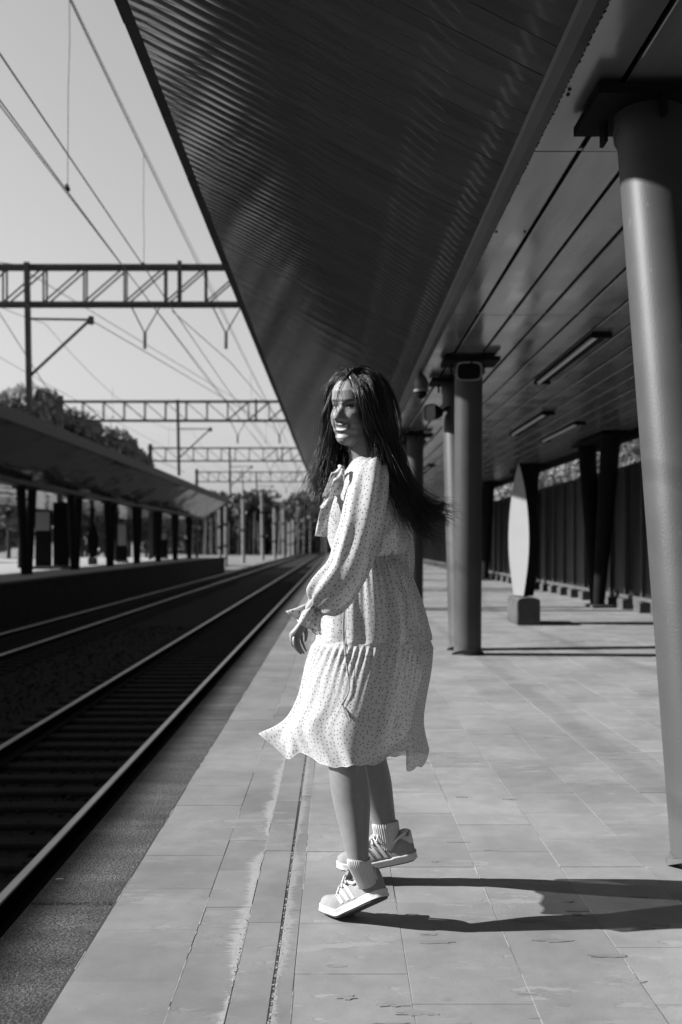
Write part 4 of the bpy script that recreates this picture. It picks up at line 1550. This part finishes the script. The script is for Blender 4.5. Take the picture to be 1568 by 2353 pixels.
# hem band and tier seam
sm = MB()
sm.tube([grid[-1][j] for j in range(NU)] + [grid[-1][0]], .0009, 5, caps=False)
M['cloth_plain'] = mat('cloth_plain', .42, .8)
sm.build('hem_edge', M['cloth_plain'], dress, True)
sm = MB()
sm.tube([grid[seam][j] + Vector((0, 0, .001)) for j in range(NU)] + [grid[seam][0]], .0009, 5, caps=False)
sm.build('tier_seam', M['cloth_plain'], dress, True)
wb = []
for dz in (.010, .006, 0, -.006, -.010):
    wb.append([Vector((grid[0][j].x, grid[0][j].y, grid[0][j].z + dz)) + Vector((grid[0][j].x - cen[0].x, grid[0][j].y - 3.165, 0)).normalized() * (.006 - abs(dz) * .25) for j in range(NU)])
sheet('waist_band', wb, [[(j / NU * .8, k * .005) for j in range(NU)] for k in range(5)], dress, closed=True)


def sleeve(name, path, rads, parent, n=64, k=10, fold=.006, twist=0, cuff=None, flat=1.0, gather=()):
    pts = crom(path, k); rr = cscalar(rads, k)
    u = None
    grid, uv = [], []
    va = 0
    for i, p in enumerate(pts):
        d = (pts[min(i + 1, len(pts) - 1)] - pts[max(0, i - 1)]).normalized()
        if u is None:
            u = Vector((0, -1, 0)); u = (u - d * u.dot(d)).normalized()
        else:
            u = (u - d * u.dot(d)).normalized()
        w = d.cross(u)
        if i:
            va += (p - pts[i - 1]).length
        t = i / (len(pts) - 1)
        row, ur = [], []
        for j in range(n):
            an = 2 * math.pi * j / n
            f = fold * nz3(math.cos(an) * 1.6 + 9, math.sin(an) * 1.6, t * 7) + fold * .55 * math.sin(an * 7 + 5 * t + 2 * nz3(t * 3, an, 1))
            g = 0
            for (tc, sw, amp, fr) in gather:
                g += amp * math.exp(-((t - tc) / sw) ** 2) * math.sin(an * fr)
            r_ = rr[i] + (f * min(1, rr[i] / .04) + g)
            row.append(p + u * (math.cos(an) * r_ * flat) + w * (math.sin(an) * r_)); ur.append(((j / n if j <= n // 2 else j / n - 1) * 2 * math.pi * max(rr[i], .02), va + .17))
        grid.append(row); uv.append(ur)
    return sheet(name, grid, uv, parent, closed=True), grid


sl, slg = sleeve('sleeve', [at(868, 1068, 3.055), at(858, 1088, 3.02), at(848, 1130, 2.975), at(836, 1190, 2.945), at(820, 1250, 2.935), at(798, 1305, 2.935), at(768, 1352, 2.94), at(742, 1382, 2.945), at(728, 1397, 2.948), at(713, 1414, 2.95), at(700, 1431, 2.952)],
                 [.030, .050, .058, .060, .061, .063, .068, .056, .029, .042, .056], dress, n=96, fold=.0085, gather=[(.80, .028, .0035, 22), (.70, .09, .0040, 11), (1.0, .12, .0075, 6)])
ce = MB()
ce.tube(slg[-1] + [slg[-1][0]], .0014, 5, caps=False)
ce.build('cuff_edge', M['cloth_plain'], dress, True)
sleeve('sleeve', [at(862, 1072, 3.22), at(880, 1100, 3.29), at(903, 1170, 3.34), at(917, 1230, 3.36), at(922, 1290, 3.37), at(912, 1340, 3.36), at(895, 1380, 3.35)],
       [.035, .045, .046, .045, .044, .040, .03], dress, fold=.005)


# ribbons: bow at the neck, cord at the waist
def ribbon(name, pts, widths, wdir, parent, k=8, wave=.0, m=None):
    P = crom(pts, k); W = cscalar(widths, k)
    grid, uv = [], []
    va = 0
    for i, p in enumerate(P):
        if i:
            va += (p - P[i - 1]).length
        d = (P[min(i + 1, len(P) - 1)] - P[max(0, i - 1)]).normalized()
        wd = Vector(wdir[0]).lerp(Vector(wdir[1]), i / (len(P) - 1)).normalized() if isinstance(wdir, list) else Vector(wdir)
        wd = (wd - d * wd.dot(d)).normalized()
        nn = d.cross(wd)
        row, ur = [], []
        for j in range(7):
            s = j / 6 - .5
            row.append(p + wd * (s * W[i]) + nn * (wave * math.sin(s * 7 + i * .35)))
            ur.append((s * W[i] + .5, va))
        grid.append(row); uv.append(ur)
    o = sheet(name, grid, uv, parent, m)
    so = o.modifiers.new('s', 'SOLIDIFY'); so.thickness = .0012
    return o


ribbon('bow_loop', [at(784, 1074, 3.02), at(768, 1094, 2.99), at(754, 1122, 2.99), at(748, 1136, 3.0), at(755, 1132, 3.03), at(771, 1104, 3.04), at(786, 1078, 3.035)], [.014, .026, .030, .020, .026, .026, .014], [(.7, .5, .5), (.7, .5, .5)], dress, wave=.002)
ribbon('bow_tail', [at(786, 1076, 3.015), at(781, 1100, 2.975), at(769, 1130, 2.965), at(753, 1151, 2.97), at(736, 1166, 2.98)], [.012, .030, .042, .036, .010], [(.9, .3, .4), (.5, .3, .9)], dress, wave=.003)
ribbon('bow_tail', [at(785, 1078, 3.03), at(767, 1120, 3.03), at(750, 1165, 3.025), at(742, 1205, 3.03), at(738, 1233, 3.035)], [.012, .024, .030, .034, .040], [(.9, .2, .3), (1, .2, .1)], dress, wave=.003)
kn = MB(); kn.tube([at(780, 1071, 3.03), at(785, 1075, 3.015), at(790, 1080, 3.02)], [.005, .008, .005], 10)
kn.build('bow_knot', M['cloth_plain'], dress, True)

from mathutils.bvhtree import BVHTree
bv = BVHTree.FromPolygons([v_.co for v_ in skirt.data.vertices], [tuple(p_.vertices) for p_ in skirt.data.polygons])
origin = Vector((0, 0, CAM_Z))


def on_skirt(x, y, off=.006):
    d = (at(x, y, 3.0) - origin).normalized()
    h = bv.ray_cast(origin, d)
    if h[0] is None:
        return at(x, y, 2.95)
    return h[0] - d * off


ribbon('tie_cord', [on_skirt(*q) for q in ((792, 1385), (790, 1430), (791, 1470), (796, 1520), (802, 1560), (801, 1590), (791, 1612), (787, 1622), (796, 1640), (806, 1660))], [.006, .007, .007, .005, .0045, .0045, .006, .009, .013, .004], (1, 0, .1), dress, wave=.0005)

# ---- socks
M['sock'] = mat('sock_knit', .38, .9, var=.05, vscale=60)


def sock(path, rads, name='sock', flat=1.0):
    pts = crom(path, 8); rr = cscalar(rads, 8)
    m = MB()
    rings_ = []
    u = None
    for i, p in enumerate(pts):
        d = (pts[min(i + 1, len(pts) - 1)] - pts[max(0, i - 1)]).normalized()
        u = Vector((0, -1, 0)) if u is None else u
        u = (u - d * u.dot(d)).normalized(); w = d.cross(u)
        rings_.append([p + (u * (flat * math.cos(2 * math.pi * k / 216)) + w * math.sin(2 * math.pi * k / 216)) * (rr[i] + .0013 * math.cos(36 * 2 * math.pi * k / 216)) for k in range(216)])
    m.rings(rings_)
    return m.build(name, M['sock'], person, True)


sock([at(845, 2032, 2.976), at(837, 2011, 2.974), at(829.5, 1992, 2.971), at(825, 1979, 2.969), at(824.5, 1976.5, 2.969)], [.029, .0305, .0325, .0345, .0325])
sock([at(893, 1948, 3.37), at(891, 1930, 3.37), at(888.5, 1910, 3.367), at(885.5, 1893, 3.365), at(885, 1890, 3.365)], [.040, .0425, .0435, .0445, .042], flat=.92)

# ---- shoes
M['suede'] = mat('shoe_suede', .19, .9, var=.10, vscale=30, bump=.2, bscale=900)
M['leather'] = mat('shoe_leather', .42, .45, var=.04, vscale=20)
M['rubber'] = mat('shoe_rubber', .40, .5, var=.05, vscale=18, speck=.04)
M['tread'] = mat('shoe_tread', .05, .75, var=.2, vscale=40)
M['ink'] = mat('logo_ink', .02, .5)
SX = [0, .008, .03, .06, .09, .12, .15, .18, .21, .235, .255, .267, .272]
SW = [.016, .027, .0355, .0365, .0355, .0355, .037, .0425, .0435, .040, .031, .018, .006]
UH = [.092, .098, .096, .080, .077, .095, .086, .074, .063, .056, .050, .042, .036]
TW = [.75, .80, .84, .84, .80, .62, .60, .62, .66, .66, .62, .55, .5]


def shoe(origin_w, dirv, bend_deg, bend_at=.178, roll=0.0, scale=1.0):
    root = empty('shoe', origin_w, parent=person)
    f = Vector(dirv).normalized()
    up = Vector((0, 0, 1))
    sd = f.cross(up).normalized()      # to the wearer's right
    up = Matrix.Rotation(roll, 3, f) @ up; sd = Matrix.Rotation(roll, 3, f) @ sd
    o_ = Vector(origin_w)
    B = R(bend_deg)

    def W(x, y, z):
        """shoe space to world: the forefoot lies flat, the rear swings up about the ball"""
        # smooth bend over 5 cm
        t = min(1, max(0, (bend_at + .03 - x) / .06))
        ang = B * (t * t * (3 - 2 * t))
        px_, pz_ = bend_at + .0, .0
        dx = x - px_
        if dx < .03:
            xr = px_ + dx * math.cos(ang) - z * math.sin(ang) * -1 * 0 + 0
            X_ = px_ + dx * math.cos(ang) + z * math.sin(ang)
            Z_ = -dx * math.sin(ang) + z * math.cos(ang)
        else:
            X_, Z_ = x, z
        X_ -= .272          # origin is the toe tip
        return o_ + (f * X_ + sd * y + up * Z_) * scale

    def surf(x, an, off=0.0):
        w, h, tw = interp(x, SX, SW), interp(x, SX, UH), interp(x, SX, TW)
        zb = .020
        ca, sa = math.cos(an), math.sin(an)
        y = (w - .0015) * math.copysign(abs(ca) ** .62, ca)
        # narrow towards the top
        s = abs(sa) ** .80
        y *= 1 - (1 - tw) * s ** 1.6 * .55
        z = zb + (h - zb) * s
        n = Vector((0, ca / .035, sa / .05)).normalized()
        return W(x, y + n.y * off, z + n.z * off)
    # upper
    m = MB()
    rings_ = []
    n1 = 44
    xs = [.272 * (i / 48) for i in range(49)]
    for x in xs:
        rings_.append([surf(max(.0005, min(.2715, x)), math.pi * k / n1) for k in range(n1 + 1)])
    m.rings(rings_, closed=True)
    m.build('upper', M['suede'], root, True, auto=60)
    # midsole
    m = MB()
    rings_ = []
    for z, g_in in ((.003, .0035), (.004, .001), (.014, .002), (.0215, .0005), (.0225, .001), (.024, .002), (.0245, .006)):
        ring = []
        for k in range(96):
            a = 2 * math.pi * k / 96
            xx = .136 - .1405 * math.cos(a)
            xq = min(.2719, max(.0001, xx))
            lim = interp(xq, SX, SW) + .0045
            e = math.sin(a)
            yy = math.copysign(lim, e) * min(1, abs(e) * 4.2) ** .5
            cx_ = .136
            sx_ = 1 - g_in / .136
            ring.append(W(cx_ + (xx - cx_) * sx_, yy * (1 - g_in / .04), z * (1.12 if xx < .08 else 1.0)))
        rings_.append(ring)
    m.rings(rings_)
    m.build('sole', M['rubber'], root, True, auto=35)
    m = MB()
    ring = lambda z, g: [W(.136 - .1355 * math.cos(2 * math.pi * k / 96) * (1 - g), math.copysign(1, math.sin(2 * math.pi * k / 96)) * (interp(min(.2719, max(.0001, .136 - .1405 * math.cos(2 * math.pi * k / 96))), SX, SW) + .001) * min(1, abs(math.sin(2 * math.pi * k / 96)) * 4.2) ** .5 * (1 - g), z) for k in range(96)]
    m.rings([ring(.006, .02), ring(-.0005, .02)])
    m.build('outsole', M['tread'], root)
    m = MB()
    for i in range(30):
        x = .012 + i * .0083
        lim = (interp(x, SX, SW) - .004) * .95
        for y0, y1 in ((-lim, -.004), (.004, lim)):
            a, b, c, d = W(x, y0, -.001), W(x, y1, -.001), W(x + .0042, y1, -.001), W(x + .0042, y0, -.001)
            e = [p_ - up * .0015 for p_ in (a, b, c, d)]
            m.add([a, b, c, d] + e, [(0, 1, 2, 3), (4, 5, 6, 7), (0, 1, 5, 4), (1, 2, 6, 5), (2, 3, 7, 6), (3, 0, 4, 7)])
    tag(m.build('tread_ribs', M['tread'], root), kind='stuff')
    # stripes on both sides
    for s_ in (0, 1):
        for xb in (.098, .121, .144):
            m = MB()
            rings_ = []
            for t in [i / 10 for i in range(11)]:
                an = .12 + t * 1.0
                xm = xb + .034 * t
                aa = an if s_ == 0 else math.pi - an
                rings_.append([surf(xm - .0062, aa, .0004), surf(xm - .0056, aa, .0019), surf(xm, aa, .0022), surf(xm + .0056, aa, .0019), surf(xm + .0062, aa, .0004)])
            m.rings(rings_)
            m.build('stripe', M['leather'], root, True, auto=60)
    # heel tab
    m = MB()
    rings_ = []
    for x in [.001 + .042 * i / 14 for i in range(15)]:
        lo = .42 + .50 * max(0, (x - .010) / .03)
        row = []
        for k in range(29):
            an = lo + (math.pi - 2 * lo) * k / 28
            row.append(surf(x, an, .0018))
        rings_.append(row)
    m.rings(rings_, closed=False)
    back = [surf(.001, .42 + (math.pi - .84) * k / 28, .0018) for k in range(29)]
    m.add(back, [tuple(range(29))])
    m.build('heel_tab', M['leather'], root, True, auto=50)
    # collar lining
    m = MB()
    cl = []
    for k in range(41):
        a = 2 * math.pi * k / 40
        x = .066 - .055 * math.cos(a)
        hh = interp(x, SX, UH)
        cl.append(W(x, math.sin(a) * (.0275 if 0 < k < 40 else 0), hh - .002))
    m.tube(cl, .0052, 8, caps=False)
    m.build('collar', M['leather'], root, True)
    # tongue and laces
    m = MB()
    rings_ = []
    for x, h_, w_ in ((.168, .084, .012), (.145, .095, .016), (.125, .106, .019), (.108, .118, .021), (.101, .124, .020)):
        rings_.append([W(x - (.004 if q else 0), w_ * math.cos(math.pi * k / 10), h_ - .004 + .006 * math.sin(math.pi * k / 10)) for q, k in [(0, i) for i in range(11)]] + [W(x - .006, w_ * math.cos(math.pi * (10 - k) / 10), h_ - .009 + .005 * math.sin(math.pi * (10 - k) / 10)) for k in range(11)])
    m.rings(rings_)
    m.build('tongue', M['suede'], root, True, auto=60)
    for i, x in enumerate((.122, .138, .154, .170, .186)):
        m = MB()
        pts = [surf(x + .006 * math.cos(an), an, .0035) for an in [.85 + (math.pi - 1.7) * k / 12 for k in range(13)]]
        m.tube(pts, .0034, 6)
        m.build('lace', M['leather'], root, True)
    m = MB()
    pts = [W(.118, -.004, .112), W(.112, -.026, .108), W(.120, -.034, .092), W(.128, -.020, .098), W(.120, 0, .110), W(.114, .022, .110), W(.122, .034, .094), W(.130, .018, .100)]
    m.tube(crom(pts, 6), .0026, 6)
    m.build('lace', M['leather'], root, True)
    # three-leaf mark on the heel tab, toward each side of the back
    for s_ in (0, 1):
        def LP(u_, v_):
            an = 1.10 - v_ / .055
            an = min(1.45, 0.98 + v_ / .040)
            x = .014 + u_
            aa = an if s_ == 0 else math.pi - an
            return surf(max(.001, x), aa, .0026)
        for lean, hgt in ((-1, .0075), (0, .0105), (1, .0075)):
            m = MB()
            pts = []
            for k in range(12):
                a = 2 * math.pi * k / 12
                uu = math.sin(a) * .0028
                vv = (1 - math.cos(a)) * .5 * hgt
                pts.append(LP(uu + lean * (.0018 + vv * .55), vv + .002))
            m.add(pts, [tuple(range(12))])
            m.build('emblem_leaf', M['ink'], root)
        for v0 in (-.0006, -.0024, -.0042):
            m = MB()
            m.add([LP(-.0065, v0), LP(.0065, v0), LP(.0065, v0 + .0009), LP(-.0065, v0 + .0009)], [(0, 1, 2, 3)])
            m.build('emblem_bar', M['ink'], root)
    return root


shoe((-0.0470, 3.085, .007), (-.79, .61, 0), 31, roll=R(12), scale=.95)
shoe((0.0040, 3.37, .044), (-1, .03, 0), 12, roll=R(0))

# ---- hair
M['hair'] = mat('hair', .013, .34, spec=.30, var=.4, vscale=40)


def guides(gs, n=6):
    return [crom([at(*p) for p in g], n) for g in gs]


hair = MB()


def strand(pts, r0, r1):
    N = len(pts)
    u = None
    base = len(hair.v)
    for i, p in enumerate(pts):
        d = (pts[min(i + 1, N - 1)] - pts[max(i - 1, 0)])
        if d.length < 1e-9:
            d = Vector((0, 0, -1))
        d.normalize()
        if u is None:
            u = d.orthogonal().normalized()
        else:
            u = u - d * u.dot(d)
            u = u.normalized() if u.length > 1e-6 else d.orthogonal().normalized()
        w = d.cross(u)
        t = i / (N - 1)
        r_ = r0 * (1 - t) + r1 * t
        for k in range(3):
            a = 2 * math.pi * k / 3
            hair.v.append(tuple(p + u * (math.cos(a) * r_) + w * (math.sin(a) * r_)))
    for i in range(N - 1):
        for k in range(3):
            kk = (k + 1) % 3
            hair.f.append((base + i * 3 + k, base + i * 3 + kk, base + (i + 1) * 3 + kk, base + (i + 1) * 3 + k))
            hair.mi.append(0)


def lock(gs, n, jit, r0=.0011, r1=.0004, clump=9, tipfray=.012, cut=(.82, 1.0), wavy=.002):
    G = guides(gs, 5)
    L = min(len(g) for g in G)
    cl = [(rp.random() * (len(G) - 1), Vector((rp.gauss(0, 1), rp.gauss(0, 1), rp.gauss(0, 1))), rp.uniform(0, 99)) for _ in range(max(2, n // clump))]
    for s in range(n):
        c_t, c_o, c_s = cl[s % len(cl)]
        t = min(len(G) - 1.0001, max(0, c_t + rp.gauss(0, .05)))
        i0 = int(t); fr = t - i0
        own = Vector((rp.gauss(0, 1), rp.gauss(0, 1), rp.gauss(0, 1)))
        end = int(L * rp.uniform(*cut))
        pts = []
        for i in range(end):
            p = G[i0][i].lerp(G[i0 + 1][i], fr)
            tt = i / (L - 1)
            sp = min(1, tt * 5)
            off = c_o * jit * (.35 + .65 * sp) * (.7 + .5 * tt) + own * (jit * .28 + tipfray * tt ** 3)
            wv = Vector((nz3(c_s, tt * 3.2, 0), nz3(c_s, tt * 3.2, 5), nz3(c_s, tt * 3.2, 9))) * wavy * (1 + 5 * tt)
            pts.append(p + off + wv)
        strand(pts, r0 * rp.uniform(.7, 1.2), r1)


NEAR = [
    [(805, 868, 3.055), (817, 900, 3.020), (824, 930, 3.008), (833, 962, 3.010), (848, 994, 3.018), (856, 1024, 3.022), (864, 1060, 3.010), (876, 1095, 2.985), (892, 1130, 2.985), (912, 1166, 2.99)],
    [(804, 860, 3.07), (824, 893, 3.018), (834, 940, 3.002), (846, 980, 3.008), (862, 1015, 3.018), (876, 1055, 3.022), (893, 1100, 3.01), (914, 1145, 3.01), (935, 1190, 3.02), (948, 1222, 3.02)],
    [(816, 853, 3.09), (846, 884, 3.030), (860, 940, 3.012), (872, 990, 3.022), (886, 1035, 3.03), (904, 1085, 3.035), (924, 1135, 3.04), (947, 1180, 3.05), (968, 1208, 3.05), (985, 1222, 3.05)],
    [(832, 850, 3.11), (868, 880, 3.065), (884, 940, 3.055), (895, 995, 3.062), (907, 1045, 3.065), (924, 1095, 3.07), (946, 1142, 3.07), (972, 1170, 3.07), (1003, 1185, 3.07), (1032, 1192, 3.06)],
    [(846, 850, 3.14), (884, 880, 3.13), (899, 940, 3.125), (908, 995, 3.125), (918, 1045, 3.12), (935, 1093, 3.115), (957, 1138, 3.11), (984, 1162, 3.10), (1018, 1174, 3.09), (1046, 1182, 3.08)],
]
lock(NEAR, 1150, .0065, clump=9, wavy=.0042, cut=(.62, .97), tipfray=.020)
lock(NEAR[2:], 300, .008, clump=11, wavy=.007, cut=(.9, 1.0), tipfray=.014)
lock(NEAR[1:], 300, .010, clump=8, cut=(.6, .95), tipfray=.022, wavy=.008)
CURL = [
    [(870, 890, 3.06), (890, 960, 3.05), (900, 1030, 3.06), (915, 1100, 3.07), (935, 1160, 3.08), (955, 1205, 3.08), (985, 1222, 3.08), (1005, 1212, 3.07)],
    [(880, 900, 3.10), (896, 970, 3.09), (908, 1040, 3.09), (925, 1110, 3.10), (945, 1170, 3.10), (962, 1215, 3.10), (980, 1238, 3.10), (958, 1240, 3.09)],
]
lock(CURL, 110, .008, clump=9, cut=(.8, 1.0), tipfray=.02, wavy=.004)
FAR = [
    [(798, 863, 3.085), (774, 872, 3.10), (757, 905, 3.115), (752, 955, 3.12), (757, 995, 3.12), (754, 1035, 3.12), (746, 1080, 3.12), (738, 1130, 3.12), (737, 1175, 3.12)],
    [(802, 860, 3.10), (778, 866, 3.12), (756, 900, 3.14), (748, 950, 3.15), (751, 995, 3.15), (740, 1045, 3.14), (722, 1095, 3.13), (710, 1140, 3.12), (712, 1180, 3.12)],
    [(812, 855, 3.10), (790, 864, 3.13), (768, 900, 3.15), (760, 950, 3.17), (766, 1005, 3.18), (766, 1055, 3.17), (755, 1105, 3.16), (740, 1155, 3.15), (738, 1195, 3.15)],
    [(826, 852, 3.13), (812, 868, 3.18), (798, 920, 3.22), (796, 985, 3.22), (795, 1040, 3.20), (789, 1080, 3.17), (776, 1120, 3.16), (762, 1160, 3.15), (752, 1195, 3.15)],
    [(840, 852, 3.15), (836, 870, 3.215), (826, 930, 3.25), (818, 1000, 3.24), (812, 1050, 3.22), (803, 1085, 3.19), (792, 1115, 3.17), (782, 1145, 3.16), (772, 1175, 3.15)],
]
lock(FAR[:3], 380, .0055, clump=10, cut=(.6, 1.0), wavy=.009, tipfray=.018)
lock(FAR[1:], 430, .0070, clump=10, cut=(.65, .97), wavy=.008)
CROWN = [
    [(797, 867, 3.055), (812, 855, 3.06), (834, 852, 3.07), (858, 866, 3.05), (878, 895, 3.06), (890, 935, 3.07)],
    [(806, 858, 3.08), (828, 848, 3.10), (852, 852, 3.12), (876, 868, 3.12), (892, 900, 3.12), (900, 940, 3.12)],
    [(800, 862, 3.07), (796, 856, 3.11), (800, 858, 3.16), (806, 870, 3.20), (810, 900, 3.225), (812, 940, 3.235)],
]
lock(CROWN[:2], 380, .0045, clump=6, wavy=.0015, tipfray=.004)
lock([CROWN[2], CROWN[2]], 120, .0060, clump=6, wavy=.0015, tipfray=.004)
# loose wisps across the face and blown about
for k in range(12):
    dx = rp.gauss(0, 3.0)
    lock([[(796 + dx * .3, 868, 3.045), (781 + dx, 888, 3.015), (772 + dx, 925, 2.995), (766 + dx * 1.3, 965, 2.99), (768 + dx * 1.4, 1000, 3.01), (764 + dx * 1.6, 1035, 3.04)]] * 2, 1, .003, .0007, .0003, cut=(.6, 1.0), wavy=.004)
for k in range(5):
    dx = rp.gauss(0, 2.2)
    lock([[(797 + dx * .3, 868, 3.05), (787 + dx, 892, 3.0), (790 + dx, 922, 2.992), (797 + dx, 950, 3.0), (802 + dx, 985, 3.01)]] * 2, 1, .002, .0005, .0003, cut=(.35, .9), wavy=.003)
for k in range(130):
    lock([NEAR[rp.randrange(1, 5)], NEAR[rp.randrange(0, 4)]], 1, .012, .0005, .0003, cut=(.85, 1.0), tipfray=.05, wavy=.012)
for k in range(110):
    lock([FAR[rp.randrange(0, 3)], FAR[rp.randrange(0, 3)]], 1, .012, .0005, .0003, cut=(.6, 1.0), tipfray=.04, wavy=.012)
for k in range(40):
    a = rp.uniform(760, 890)
    t_ = (a - 825) / 70
    y0 = 852 + 30 * t_ * t_
    lock([[(a, y0 + 4, 3.09), (a + rp.uniform(-6, 6), y0 - 4, 3.08), (a + rp.uniform(-16, 16), y0 - rp.uniform(2, 9), 3.07), (a + rp.uniform(-26, 26), y0 + rp.uniform(-8, 10), 3.06)]] * 2, 1, .002, .0005, .0003, wavy=.003)
hme = bpy.data.meshes.new('hair')
hme.from_pydata(hair.v, [], hair.f)
link('hair', hme, M['hair'], person, True)

# ------------------------------------------------------------------ litter on the kerb
lt = MB()
c_ = at(138, 2027, 1.14 * F / (2027 - 1250))
lt.tube([c_ + Vector((-.014, 0, .0075)), c_ + Vector((-.004, .002, .008)), c_ + Vector((.010, .004, .0075))], [.0042, .0046, .0042], 10)
tag(lt.build('cigarette_stub', M['white'], None, True, auto=50), 'tiny white cigarette stub lying on the dark kerb slab', 'litter')
